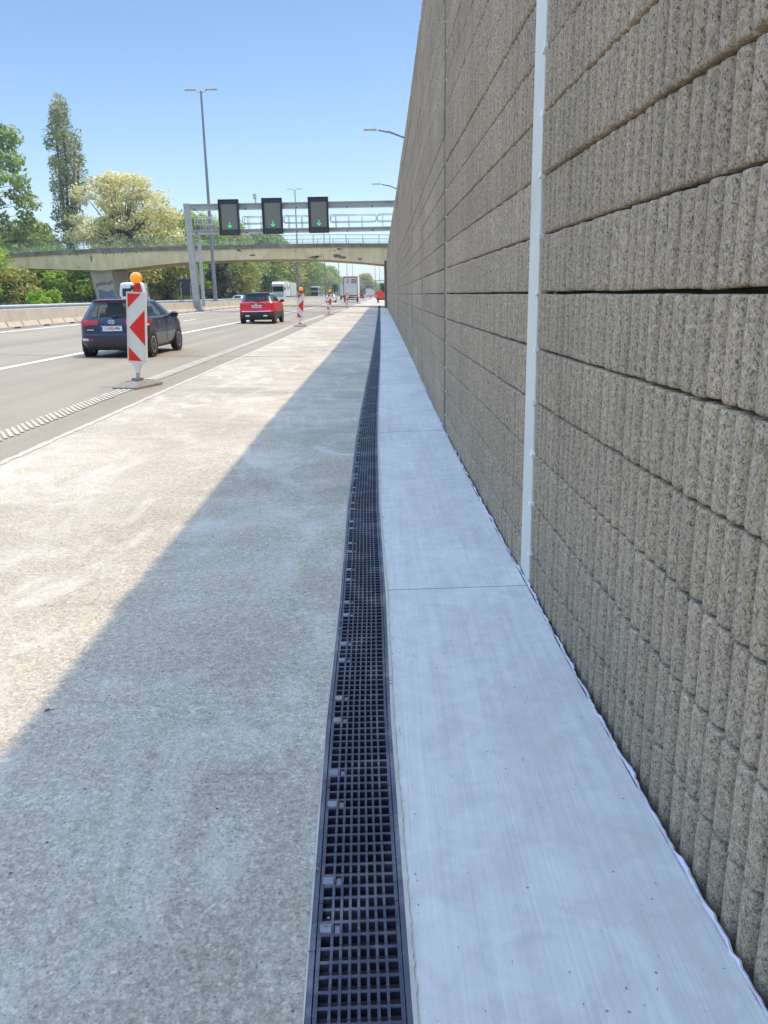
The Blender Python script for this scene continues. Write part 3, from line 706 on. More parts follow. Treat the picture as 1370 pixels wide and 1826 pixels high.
# tall trees left of the bridge
def tall_left():
    Yt = 125; t = empty('deciduous_tree', (-62, Yt, 1.5), 0, 'tall grey-green tree at the left edge rising behind the bridge railing', 'tree'); r = np.random.default_rng(3)
    H = az(5, 205, Yt) - 1.5; tk = MB(); tk.path([(0, 0, -.5), (.5, 0, H * .3), (.2, 0, H * .7), (0, 0, H * .95)], [.6, .5, .28, .05], 10); cl = []
    edge = [(12, 214), (30, 226), (38, 240), (30, 258), (44, 288), (40, 300), (57, 322), (52, 338), (72, 360), (58, 375), (64, 390), (50, 402), (76, 424), (60, 436)]
    for (u, v) in edge:
        xr = ax(u, v, Yt) + 62; z = az(u, v, Yt) - 1.5
        for k in range(11):
            q = xr * (1.0 if k == 0 else .1 + .85 * r.random()); a = 0 if k == 0 else r.random() * 6.28
            cr = 1.0 + 1.3 * r.random(); c = (q * math.cos(a) - (cr if k == 0 else 0), q * math.sin(a), z - cr * .3 + r.standard_normal() * (.3 if k == 0 else 1.3))
            cl.append((*c, cr, cr, cr * .6, 1)); tk.path([(.3, 0, z * .8), (c[0] * .5, c[1] * .5, z * .93), c], [.10, .06, .02], 5)
    tk.build('trunk', M['bark_grey'], t, True); foliage('crown', cl, 20000, .32, M['leaf_grey'], t, 4)
tall_left()
tree('deciduous_tree', (-46.6, 92, .5), az(5, 345, 92) - .4, 5.2, 'leaf_bright', 21, 12000, .22, .05, 1.1, 34, label='bright green bushy tree at the left edge hiding the bridge end', cone=.25)
def poplar():
    Yt = 135; xb = ax(122, 440, Yt); t = empty('poplar_tree', (xb, Yt, 1.5), 0, 'tall narrow poplar with several dark stems behind the bridge', 'poplar'); r = np.random.default_rng(9); tk = MB(); cl = []
    rows = [(188, 104, 112), (198, 93, 114), (212, 90, 118), (226, 89, 122), (240, 89, 136), (254, 88, 138), (268, 90, 142), (284, 91, 145), (300, 95, 146), (316, 97, 146), (334, 99, 147), (352, 100, 146), (370, 102, 142), (388, 101, 140), (404, 101, 136), (420, 106, 136), (434, 110, 134)]
    for v, ua, ub in rows:
        n_ = max(2, int((ub - ua) / 7)) ; z = az(115, v, Yt) - 1.5
        for i in range(n_ + 1):
            u = ua + (ub - ua) * (i + .3 * r.standard_normal()) / n_; x = ax(min(max(u, ua + 3), ub - 3), v, Yt) - xb
            for dy in (-1.3, 1.2):
                if r.random() < .18: continue
                cr = .50 + .35 * r.random(); cl.append((x, dy + .5 * r.standard_normal(), z + .5 * r.standard_normal(), cr, cr, cr * 1.5, 1))
    for pts_ in ([(122, 445), (117, 400), (108, 330), (101, 250), (102, 200)], [(124, 445), (122, 390), (120, 310), (110, 230), (108, 195)], [(126, 445), (126, 380), (131, 310), (134, 245)], [(128, 445), (130, 400), (138, 330), (141, 275)]):
        tk.path([(ax(u, v, Yt) - xb, .3 * r.standard_normal(), az(u, v, Yt) - 1.5 - (2.5 if v == 445 else 0)) for u, v in pts_], [.34, .27, .2, .12, .05][:len(pts_)], 7)
    tk.build('trunk', M['bark'], t, True); foliage('crown', cl, 9500, .19, M['leaf_poplar'], t, 10, .2)
poplar()
def cream():
    Yt = 128; xb = ax(222, 440, Yt); t = empty('blossoming_tree', (xb, Yt, 1.5), 0, 'broad tree covered in cream blossom behind the bridge', 'tree'); r = np.random.default_rng(15); tk = MB(); cl = []
    zb = az(222, 450, Yt) - 1.5; tk.path([(0, 0, -.5), (.1, 0, zb * .7), (.4, 0, zb + 1.5)], [.5, .42, .3], 9)
    outline = [(150, 395), (165, 350), (185, 330), (205, 322), (228, 322), (250, 325), (270, 350), (290, 375), (305, 388), (170, 415), (195, 400), (215, 375), (240, 360), (262, 385), (285, 405), (300, 410), (150, 425), (310, 425), (230, 400), (190, 365), (245, 345), (205, 345), (275, 425), (255, 415), (180, 432), (222, 430)]
    for (u, v) in outline:
        for dy in (-2.2, 2.2):
            c = (ax(u, v, Yt) - xb, dy + r.standard_normal() * 1.2, az(u, v, Yt) - 1.5); cr = 1.15 + .55 * r.random(); cl.append((*c, cr * 1.15, cr * 1.2, cr * .7, 1))
            m_ = (c[0] * .45, c[1] * .45, (zb + c[2]) / 2 + .2); tk.path([(.2, 0, zb * .8 + r.random()), m_, c], [.16, .09, .03], 6)
    tk.build('trunk', M['bark'], t, True); foliage('crown', cl, 12500, .22, M['leaf_cream'], t, 16, .5)
cream()
# bushes and trees filling the ground under and beside the bridge
for (u, v, Y, H, Rr, mt, sd, lab) in [
    (45, 540, 122, 8.2, 6.5, 'leaf_mid', 31, 'dark leafy bush under the left end of the bridge'),
    (100, 540, 124, 8.6, 6.0, 'leaf_bright', 32, 'bright leafy bush left of the bridge pier'),
    (145, 540, 121, 7.6, 4.6, 'leaf_bright', 33, 'bright leafy bush touching the bridge pier'),
    (222, 535, 122, 8.6, 4.8, 'leaf_olive', 34, 'olive leafy bush right of the bridge pier'),
    (262, 535, 126, 9.2, 5.0, 'leaf_olive', 35, 'olive bush behind the amber warning lamp'),
    (300, 533, 120, 8.5, 4.6, 'leaf_olive', 36, 'olive bush behind the dark road sign'),
    (345, 533, 128, 9.0, 5.0, 'leaf_bright', 37, 'light green bush behind the gantry post'),
    (15, 540, 100, 4.6, 4.0, 'leaf_olive', 38, 'pale low bush at the left edge above the guard rail')]:
    tree('bush', (ax(u, v, Y), Y, .6), H, Rr, mt, sd, 6500, .26, .04, 1.0, 26, label=lab, cat='bush', up=.4)
tree('bush', (ax(82, 543, 78), 78, .5), az(80, 520, 78) - .4, 1.7, 'leaf_bright', 41, 3000, .13, .05, 1.0, 16, label='small bright yellow-green bush just behind the guard rail', cat='bush')
tree('conifer', (ax(395, 530, 118), 118, .5), az(393, 466, 118) - .5 + 2.5, 2.3, 'leaf_dark', 43, 6000, .22, .03, 1.0, 34, label='dark conifer right of the tall lamp pole', cat='conifer', cone=.85, clump=.34)
tree('conifer', (ax(405, 530, 131), 131, .5), az(402, 490, 131) - .5 + 1.0, 2.2, 'leaf_dark', 44, 5000, .22, .03, 1.0, 30, label='smaller dark conifer just right of the tall conifer', cat='conifer', cone=.85, clump=.34)
# the line of trees along the opposite carriageway: each its own tree
kinds = ['leaf_mid', 'leaf_olive', 'leaf_bright', 'leaf_olive', 'leaf_mid', 'leaf_grey']
names_l = ['dark mid-green', 'olive', 'fresh bright green', 'olive yellow', 'deep green', 'greyish green']
protos = []
ordw = ['first', 'second', 'third', 'fourth', 'fifth', 'sixth', 'seventh', 'eighth', 'ninth', 'tenth', 'eleventh', 'twelfth', 'thirteenth', 'fourteenth', 'fifteenth', 'sixteenth', 'seventeenth', 'eighteenth', 'nineteenth', 'twentieth']
ty = [134, 146, 160, 176, 195, 214, 236, 260, 286, 314, 345, 380, 418, 460, 506, 556, 612, 680]
for i, Y in enumerate(ty):
    H = [13.5, 14.5, 16, 15, 17.5, 17, 18, 18.5, 18, 19, 18.5, 19, 19, 18, 18, 17, 16, 16][i]
    x = -34.0 - 2.2 * math.sin(i * 1.7) - (3 if i < 2 else 0); k = i % 6
    lab = '%s roadside tree, %s in the row beyond the bridge pier' % (names_l[k], ordw[i])
    if i < 6:
        t = tree('roadside_tree', (x, Y, .6), H, H * .40, kinds[i], 60 + i, 8000, .34, .10, 1.15, 34, label=lab, group='row of trees along the far carriageway'); protos.append((t, H))
    else:
        p, h0 = protos[k]; t = copy_tree(p, (x, Y, .6), i * 1.1, (H / h0 * 1.1, H / h0 * 1.1, H / h0)); t['label'] = lab
# second rank, so the wood has depth
for i, (x, Y, H, k) in enumerate([(-46, 150, 16, 1), (-44, 170, 17, 4), (-47, 200, 19, 0), (-46, 232, 19, 3), (-47, 275, 20, 1), (-47, 330, 21, 4), (-50, 390, 21, 0), (-50, 450, 21, 2), (-58, 140, 13, 5)]):
    p, h0 = protos[k]; t = copy_tree(p, (x, Y, .8), 2.0 + i, (H / h0 * 1.15, H / h0 * 1.15, H / h0)); t['label'] = '%s tree in the rear rank of the roadside wood, %s from the bridge' % (names_l[k], ordw[i]); t['group'] = 'rear rank of roadside trees'
for i, (u, v, Y, vt, k, sx, lab) in enumerate([(652, 523, 520, 488, 3, 1.25, 'round pale olive tree rising behind the white trailer'), (632, 523, 640, 503, 1, 1.3, 'low olive tree left of the round pale tree behind the trailer'), (668, 523, 600, 503, 2, 1.3, 'low bright tree right of the round pale tree'), (682, 523, 660, 506, 0, 1.4, 'low dark tree behind the red machine'), (610, 523, 720, 509, 5, 1.3, 'small greyish tree at the far end of the road'), (642, 523, 900, 506, 2, 1.6, 'far bright tree above the roof of the small white trailer'), (672, 523, 880, 507, 1, 1.6, 'far olive tree above the small dark red trailer'), (622, 523, 950, 507, 4, 1.6, 'far green tree above the grey box truck'), (692, 523, 560, 500, 3, 1.2, 'olive tree peeping past the end of the wall')]):
    p, h0 = protos[k]; H = az(u, vt, Y) - .3; t = copy_tree(p, (ax(u, v, Y), Y, .3), i * 2.0, (H / h0 * sx, H / h0 * sx, H / h0)); t['label'] = lab; t['group'] = 'distant trees at the end of the road'
# tops of trees seen over the bridge railing
for i, (u, vt, Y, k) in enumerate([(345, 420, 175, 3), (395, 425, 210, 1), (478, 411, 300, 2), (60, 425, 140, 3), (290, 425, 150, 1)]):
    p, h0 = protos[k]; H = az(u, vt, Y) - .8; t = copy_tree(p, (ax(u, 440, Y), Y, .8), i * 1.3, (H / h0 * .75, H / h0 * .75, H / h0))
    t['label'] = ['olive treetop showing over the railing right of the cream tree', 'olive treetop over the railing behind the first lane sign', 'bright treetop over the railing behind the second lane sign', 'pale treetop over the railing at the left bridge end', 'olive treetop over the railing beneath the cream tree'][i]; t['group'] = 'treetops over the bridge railing'
# grass and weeds behind the barrier
def grass():
    r = np.random.default_rng(5); n = 9000; Y = 24 + 110 * r.random(n) ** 1.3; x = -17.0 - 1.1 * r.random(n); far = r.random(n) < .4; x[far] = -32.5 - 7 * r.random(far.sum())
    h = (.18 + .5 * r.random(n) ** 2) * (1 + .6 * far); z = np.where(x > -20, .30, np.interp(-x, [32, 40, 60], [.3, 1.0, 1.6])) - .03
    a = r.random(n) * 6.28; wd = .02 + .02 * r.random(n) + Y * .0002; lx = .3 * h * r.standard_normal(n); ly = .3 * h * r.standard_normal(n)
    v = np.stack([np.stack([x - wd * np.cos(a), Y - wd * np.sin(a), z], 1), np.stack([x + wd * np.cos(a), Y + wd * np.sin(a), z], 1), np.stack([x + lx + .2 * wd, Y + ly, z + h], 1), np.stack([x + lx - .2 * wd, Y + ly, z + h], 1)], 1).reshape(-1, 3)
    me = bpy.data.meshes.new('grass'); me.vertices.add(4 * n); me.vertices.foreach_set('co', v.ravel()); me.loops.add(4 * n); me.loops.foreach_set('vertex_index', np.arange(4 * n)); me.polygons.add(n)
    me.polygons.foreach_set('loop_start', np.arange(n) * 4); me.polygons.foreach_set('loop_total', np.full(n, 4)); at_ = me.attributes.new('tint', 'FLOAT', 'FACE'); at_.data.foreach_set('value', r.random(n).astype(np.float32))
    me.materials.append(M['grassblade']); me.update(); o = bpy.data.objects.new('grass', me); link(o); tag(o, 'long grass and weeds growing behind the median barrier', 'grass', kind='stuff')
grass()
# ------------------------------------------------------------------ median barrier
BZ = gz(-15.5)
def barrier_mesh(L, detail=True):
    m = MB(); poly = [(0, 0), (0, .07), (-.20, .28), (-.30, .77), (-.50, .77), (-.60, .28), (-.78, .07), (-.78, 0)]; m.prism(poly, .015, L - .015, 0)
    if detail:
        for f in (.14, .38, .62, .86):
            m.add([(-.012, L * f - .02, .088), (-.012 + .004, L * f + .03, .088), (-.190, L * f + .19, .285), (-.190, L * f + .14, .285)], [(0, 1, 2, 3)], 1)
            m.v[-4:] = [(p[0] + .006, p[1], p[2] + .006) for p in m.v[-4:]]
        for f in (.25, .75): m.box((.0, L * f, .03), (.012, .62, .055), 1)
    return m.mesh('concrete_barrier', [M['barrier'], M['slot']])
BL = 6.2; bm = barrier_mesh(BL); Y = 36.5 - BL; nb = 0
while Y < 330:
    if not (62 < Y + BL * .5 < 62):
        o = bpy.data.objects.new('concrete_barrier', bm); link(o); o.location = (-15.4 + .01 * rng.standard_normal(), Y, BZ); o.rotation_euler = (0, 0, .002 * rng.standard_normal())
        lab = {0: 'concrete median barrier block at the left edge of the photo', 1: 'concrete median barrier block with slots, second from the left edge', 2: 'concrete median barrier block partly behind the dark blue hatchback'}.get(nb, 'concrete median barrier block further along the row beyond the hatchback')
        tag(o, lab, 'barrier', 'concrete barrier blocks along the median')
    nb += 1; Y += BL
gl = empty('guard_rail', (-17.0, 20, .3), 0, 'long galvanised steel guard rail running behind the concrete barrier', 'guard rail')
m = MB(); m.prism([(0, .72), (.05, .76), (.05, .82), (0, .88), (.05, .94), (.05, 1.00), (0, 1.04), (-.01, 1.04), (-.01, .72)], 0, 260, 0); m.build('rail_beam', M['galv_white'], gl)
for k in range(64):
    m = MB() if k == 0 else m
    if k == 0: m.box((-.06, 0, .45), (.08, .12, 1.0)); pmesh = m.mesh('rail_post', M['galv'])
    p = bpy.data.objects.new('rail_post', pmesh); link(p, gl); p.location = (-.04, 1 + 4.0 * k, 0)
# ------------------------------------------------------------------ road bridge
BY0, BY1 = 103.0, 110.5
br = empty('road_bridge', (-35, BY0, 0), 0, 'cream concrete road bridge with haunched girder crossing the motorway', 'bridge')
xs = list(np.arange(-75, 6.1, 1.0))
def soff(x): return float(np.interp(x, [-75, -55, -44.5, -38.5, -34, -31, -27, -23.8, -18, -12, -8, -5.3, -2, 1.0, 6], [5.9, 5.75, 5.42, 5.12, 4.95, 5.12, 5.5, 5.74, 5.88, 5.90, 5.80, 5.62, 5.33, 5.0, 4.7]))
def dtop(x): return float(np.interp(x, [-75, -44, -35, -23, -12, -5, 1, 6], [6.5, 7.2, 7.5, 7.62, 7.66, 7.62, 7.5, 7.4]))
m = MB()
for x in xs: m.v += [(x + 35, 0, soff(x)), (x + 35, .0, dtop(x) - .42), (x + 35, 7.5, dtop(x) - .42), (x + 35, 7.5, soff(x)), (x + 35, 6.6, soff(x) + .02), (x + 35, 6.4, soff(x) + .55), (x + 35, 1.1, soff(x) + .55), (x + 35, .9, soff(x) + .02)]
for j in range(len(xs) - 1):
    for i in range(8): m.f.append((8 * j + i, 8 * j + (i + 1) % 8, 8 * j + 8 + (i + 1) % 8, 8 * j + 8 + i)); m.m.append(0)
m.f += [tuple(range(8)), tuple(range(len(m.v) - 8, len(m.v)))]; m.m += [0, 0]
m.build('girder', M['bridge'], br)
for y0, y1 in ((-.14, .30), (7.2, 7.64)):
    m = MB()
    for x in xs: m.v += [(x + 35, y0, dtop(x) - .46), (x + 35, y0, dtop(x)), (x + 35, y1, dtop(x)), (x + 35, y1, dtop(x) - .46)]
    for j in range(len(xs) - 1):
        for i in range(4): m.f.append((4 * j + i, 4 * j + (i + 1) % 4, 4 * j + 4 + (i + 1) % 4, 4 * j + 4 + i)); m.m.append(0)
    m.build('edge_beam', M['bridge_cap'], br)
m = MB()
for x in xs: m.v += [(x + 35, .3, dtop(x) - .2), (x + 35, 7.2, dtop(x) - .2)]
for j in range(len(xs) - 1): m.f.append((2 * j, 2 * j + 1, 2 * j + 3, 2 * j + 2)); m.m.append(0)
m.build('carriageway', M['road'], br)
for yy in (.08, 7.42):
    m = MB(); X = np.arange(-74, 5.5, .16)
    for x in X: m.box((x + 35, yy, dtop(x) + .56), (.015, .015, .82))
    for j in range(len(X) - 1):
        a, b_ = X[j], X[j + 1]
        for h, s in ((1.0, .055), (.16, .04)): m.box(((a + b_) / 2 + 35, yy, (dtop(a) + dtop(b_)) / 2 + h), (.1605, s, s))
    rail = m.build('railing', M['railgreen'], br); pm = MB(); pm.box((0, 0, 0), (.07, .06, 1.02)); pme = pm.mesh('railing_post', M['railgreen'])
    for x in np.arange(-74, 5.5, 2.0): link(bpy.data.objects.new('railing_post', pme), rail).location = (x + 35, yy - .05, dtop(x) + .5)
st = MB()
def blot(u, v, wu, hv):
    x, z = at(u, v, BY0 - .02); n = 9; pts = []
    for k in range(n):
        a = 2 * math.pi * k / n; q = .6 + .55 * rng.random(); pts.append((x + 35 + wu * q * math.cos(a), -.006, z + hv * q * math.sin(a)))
    st.add(pts, [tuple(range(n))])
for (u, v, wu, hv) in [(112, 452, .16, .08), (124, 453, .14, .16), (138, 454, .2, .1), (146, 450, .18, .06), (158, 450, .2, .05), (163, 461, .13, .55), (184, 451, .12, .12), (190, 452, .14, .10), (197, 451, .12, .14), (203, 451, .10, .10), (210, 451, .10, .10), (218, 450, .13, .2), (243, 449, .12, .22), (425, 446, .28, .12), (428, 448, .2, .1), (450, 455, .45, .14), (528, 447, .08, .06), (560, 459, .75, .18), (566, 457, .4, .14), (602, 456, .5, .25), (610, 459, .55, .2), (642, 462, .4, .14), (605, 444, .3, .14), (597, 447, .14, .1), (268, 443, .35, .16)]:
    blot(u, v, wu, hv)
st.build('stain', M['stain'], br)
# pier: a slab that leans in slightly, with spray paint
m = MB(); zt = 5.0
m.add([(-35.0 + 35, .5, 0), (-32.75 + 35, .5, 0), (-32.75 + 35, 7.0, 0), (-35 + 35, 7.0, 0), (-35.75 + 35, .5, zt), (-33.1 + 35, .5, zt), (-33.1 + 35, 7, zt), (-35.75 + 35, 7, zt)],
      [(0, 3, 2, 1), (4, 5, 6, 7), (0, 1, 5, 4), (1, 2, 6, 5), (2, 3, 7, 6), (3, 0, 4, 7)])
pier = m.build('pier', M['pier'], br)
m = MB()
def pz(fx, z): return (-35.0 + (-.75) * z / zt + fx * (2.25 + .4 * z / zt) + 35, .488, z)
m.add([pz(.12, 0.4), pz(.18, 2.75), pz(.55, 2.50), pz(.62, 2.35), pz(.9, 2.75), pz(.97, 2.6), pz(.95, .4)], [(0, 1, 2, 3, 4, 5, 6)])
m.build('spray_paint_patch', M['spray_blue'], pier)
m = MB(); lt = [[(.16, 3.05), (.16, 3.40), (.22, 3.35), (.23, 3.2), (.16, 3.05)], [(.33, 3.45), (.26, 3.42), (.26, 3.22), (.33, 3.2)], [(.27, 3.32), (.32, 3.33)], [(.37, 3.2), (.38, 3.6), (.45, 3.25), (.46, 3.62)], [(.50, 3.65), (.50, 3.3), (.55, 3.27), (.56, 3.62)], [(.60, 3.6), (.61, 3.28), (.66, 3.3)], [(.69, 3.28), (.73, 3.6), (.76, 3.27), (.71, 3.4), (.75, 3.42)], [(.79, 3.58), (.84, 3.56), (.79, 3.26), (.86, 3.27)], [(.88, 3.7), (.95, 3.72), (.95, 3.4), (.88, 3.4), (.88, 3.7)]]
for pl in lt:
    for a, b_ in zip(pl[:-1], pl[1:]):
        p, q = Vector(pz(*a)), Vector(pz(*b_)); d = (q - p).normalized(); nrm = Vector((-d.z, 0, d.x)) * .035; p.y = q.y = .484
        m.add([p - nrm, q - nrm, q + nrm, p + nrm], [(0, 1, 2, 3)])
m.build('spray_paint_lettering', M['spray_black'], pier)
m = MB(); m.box((35 + 2.55, 3.75, 2.45), (3.9, 7.3, 5.1)); m.build('abutment', M['pier'], br)
# return wall between the noise wall and the bridge
ew = MB(); zz = 5.05
ew.add([(.55, 91.2, -.2), (1.6, 91.2, -.2), (1.6, 102.95, -.2), (.58, 102.95, -.2), (.55, 91.2, zz), (1.6, 91.2, zz), (1.6, 102.95, zz), (.58, 102.95, zz)], [(0, 3, 2, 1), (4, 5, 6, 7), (0, 1, 5, 4), (1, 2, 6, 5), (2, 3, 7, 6), (3, 0, 4, 7)])
tag(ew.build('retaining_wall', M['wallback']), 'dark lower wall between the end of the noise wall and the bridge', 'wall')
# ------------------------------------------------------------------ sign gantry
GY = 71.0
ga = empty('sign_gantry', (-15.8, GY, 0), 0, 'grey steel sign gantry with walkway railing spanning the lanes before the bridge', 'gantry')
zu0, zu1 = 8.50, 8.98; zl0, zl1 = 6.62, 6.95
def GX(x): return x + 15.8
m = MB(); m.add([(GX(-15.95), -.25, 1.0), (GX(-15.42), -.25, 1.0), (GX(-15.42), .25, 1.0), (GX(-15.95), .25, 1.0), (GX(-16.15), -.22, 9.05), (GX(-15.68), -.22, 9.05), (GX(-15.68), .22, 9.05), (GX(-16.15), .22, 9.05)], [(0, 3, 2, 1), (4, 5, 6, 7), (0, 1, 5, 4), (1, 2, 6, 5), (2, 3, 7, 6), (3, 0, 4, 7)])
m.build('post', M['galv'], ga)
m = MB(); m.box((GX(-15.22), .55, 3.7), (.24, .30, 5.9)); m.box((GX(-15.4), .3, 6.55), (.6, .7, .2)); m.build('inner_post', M['galv_white'], ga)
m = MB(); m.prism([(GX(-15.05), .40), (GX(-15.38), .62), (GX(-15.55), 1.22), (GX(-16.3), 1.22), (GX(-16.4), .40)], -.5, .5, 0); m.build('plinth', M['barrier'], ga)
m = MB(); m.box((GX(2.6), 0, 4.5), (.5, .5, 9.0)); m.build('post', M['galv'], ga)
for (a, b_, nm) in ((zu0, zu1, 'upper_beam'), (zl0, zl1, 'lower_beam')):
    m = MB(); L = 2.6 + 15.8; m.box((GX(-15.7) + L / 2, -.02, (a + b_) / 2 + .03), (L, .36, (b_ - a) * .72), 0); m.box((GX(-15.7) + L / 2, -.07, b_ - .03), (L, .5, .07), 0); m.box((GX(-15.7) + L / 2, -.07, a + .03), (L, .5, .07), 1)
    for k in range(9): m.box((GX(-15.2) + 2.1 * k, -.34, a + .06), (.12, .06, .10), 2)
    m.build(nm, [M['galv'], M['galv_white'], M['slot']], ga)
m = MB(); m.box((GX(-6.6), .75, zl1 + .02), (18, 1.1, .06)); m.build('walkway', M['galv'], ga)
m = MB()
def loop(x0, x1, y, z0, z1, r=.16):
    pts = []
    for cx_, cz_, a0 in ((x1 - r, z1 - r, 0), (x0 + r, z1 - r, 90), (x0 + r, z0 + r, 180), (x1 - r, z0 + r, 270)):
        for k in range(4): a = R(a0 + 30 * k); pts.append((GX(cx_ + r * math.cos(a)), y, cz_ + r * math.sin(a)))
    m.path(pts + [pts[0]], .035, 6)
for y in (.25, 1.25):
    for (x0, x1) in [(-15.4, -12.6), (-11.4, -9.6), (-8.0, -5.8), (-4.05, -.2), (-.1, 2.4)]:
        m = MB(); loop(x0, x1, y, zl1 + .50, zl1 + 1.05)
        for x in np.arange(x0 + .45, x1 - .2, 1.1): m.tube((GX(x), y, zl1), (GX(x), y, zl1 + 1.05), .028, n=6)
        m.build('walkway_railing', M['galv_white'], ga, True)
m = MB()
for x in (-15.35, -14.6, -14.45): m.tube((GX(x), .2, zl1), (GX(x), .2, zl1 + .95), .03, n=6)
for z in (.95, .5): m.tube((GX(-15.35), .2, zl1 + z - .05), (GX(-14.45), .2, zl1 + z - .05), .03, n=6)
m.build('access_ladder_railing', M['galv_white'], ga, True)
def signal(u, v, lab):
    x, z = at(u, v, GY - .6); W2, Ht = .80, 2.78
    t = empty('lane_signal', (x, GY - .55, z), 0, lab, 'lane signal', 'lane signals on the gantry')
    m = MB(); m.bbox((0, 0, 0), (W2 * 2, .5, Ht), .02); m.box((0, -.30, Ht / 2 - .03), (W2 * 2 + .06, .2, .05)); m.box((W2 + .02, -.30, 0), (.04, .18, Ht)); m.box((-W2 - .02, -.30, 0), (.04, .18, Ht)); m.build('housing', M['sign_black'], t)
    m = MB(); m.box((.02, -.258, .03), (1.28, .02, Ht * .70)); m.build('display', M['sign_face'], t)
    m = MB(); za = -Ht * .30; sh = [(-.028, .50), (.028, .50), (.028, .10), (.16, .25), (.20, .19), (0, 0), (-.20, .19), (-.16, .25), (-.028, .10)]
    m.prism([(a * .85 + .02, b_ * .9 + za) for a, b_ in sh], -.29, -.27); m.build('green_arrow', M['arrow'], t)
signal(409.5, 388, 'black lane signal with green down arrow, nearest the gantry post'); signal(486.5, 385.5, 'black lane signal with green down arrow, middle of the three'); signal(568.5, 383.5, 'black lane signal with green down arrow, nearest the noise wall')
tc = empty('traffic_camera', (ax(456, 357, GY), GY, zu1), 0, 'small traffic detector on a stalk on top of the gantry beam', 'camera')
m = MB(); m.tube((0, 0, 0), (0, 0, .35), .05, .05, 8); m.build('stalk', M['galv'], tc); m = MB(); m.bbox((-.03, -.1, .55), (.26, .4, .42), .03); m.build('camera_housing', M['galv_white'], tc)
# ------------------------------------------------------------------ lamps
def dbl_lamp(Y, x, H, lab, z0=.5):
    t = empty('street_lamp', (x, Y, z0), 0, lab, 'street lamp', 'double street lamps along the median')
    m = MB(); m.tube((0, 0, 0), (0, 0, H), .20, .085, 12); m.box((-.25, -.05, .35), (.5, .5, .7)); m.build('pole', M['lamp_pole'], t, False)
    for s in (-1, 1):
        m = MB(); m.tube((0, 0, H - .15), (s * .5, 0, H + .05), .06, .05, 6); m.bbox((s * .95, 0, H + .12), (1.05, .36, .10), .02); m.box((s * .6, 0, H + .22), (.10, .10, .16)); m.build('luminaire', M['galv_white'], t)
H1 = 20.6
dbl_lamp(80.5, -15.95, az(360, 160, 80.5) - .6, 'tall double-headed street lamp standing on the barrier behind the gantry')
x2, z2 = at(530, 338, 163); dbl_lamp(163, -15.8, z2 - .5, 'double-headed street lamp seen between the second and third lane signals')
for k, Y in enumerate((243, 325, 405, 490)): dbl_lamp(Y, -15.8, 20, '%s double street lamp beyond the bridge above the distant traffic' % ordw[k])
def arm_lamp(Y, u, v, x0, lab):
    x, z = at(u, v, Y); t = empty('arm_street_lamp', (x0, Y, 0), 0, lab, 'street lamp', 'single-arm street lamps behind the noise wall'); m = MB()
    hx = x - x0; m.path([(0, 0, 0), (0, 0, z - 2.6), (-.25, 0, z - 1.5), (-.9, 0, z - .7), (hx * .55, 0, z - .2), (hx * .75, 0, z - .06)], [.16, .1, .09, .08, .07, .06], 8); m.build('pole', M['lamp_pole'], t, True)
    m = MB(); m.bbox((hx + .45, 0, z), (.95, .36, .13), .03); m.box((hx + .75, 0, z + .12), (.1, .1, .16)); m.build('luminaire', M['galv_white'], t)
arm_lamp(62, 649, 231, 3.2, 'nearest single-arm street lamp reaching over the noise wall'); arm_lamp(94, 664, 328, 3.4, 'farther single-arm street lamp reaching over the noise wall')
for k, (u, v, Y) in enumerate([(657, 470, 330), (668, 482, 430)]): arm_lamp(Y, u, v - 12, ax(u, v, Y) + 2.6, '%s thin single-arm lamp on the right beyond the bridge' % ('nearer', 'farther')[k])
# dark backs of road signs
def sign_back(u0, v0, u1, v1, Y, lab, z0=.4):
    x0, zt = at(u0, v0, Y); x1, zb = at(u1, v1, Y); t = empty('road_sign', ((x0 + x1) / 2, Y, z0), 0, lab, 'road sign', 'road signs seen from behind'); wd = x1 - x0
    m = MB(); m.bbox((0, 0, (zt + zb) / 2 - z0), (wd, .08, zt - zb), .02); m.build('panel', M['sign_back'], t)
    for s in (-.33, .22):
        m = MB(); m.tube((s * wd, -.1, -.3), (s * wd, -.1, (zt + zb) / 2 - z0), .05, n=8); m.build('post', M['galv'], t)
        m = MB(); m.path([(s * wd, -.12, (zt * .58 + zb * .42) - z0), (s * wd + .02, -.16, (zt * .68 + zb * .32) - z0), (s * wd + .17, -.3, zt * .82 + zb * .18 - z0)], .03, 6); m.build('lamp_arm', M['galv_white'], t)
sign_back(316.5, 498, 350, 527, 100, 'dark green back of a road sign left of the gantry post'); sign_back(592.5, 507.5, 603, 520.5, 230, 'distant dark back of a road sign above the white hatchback')
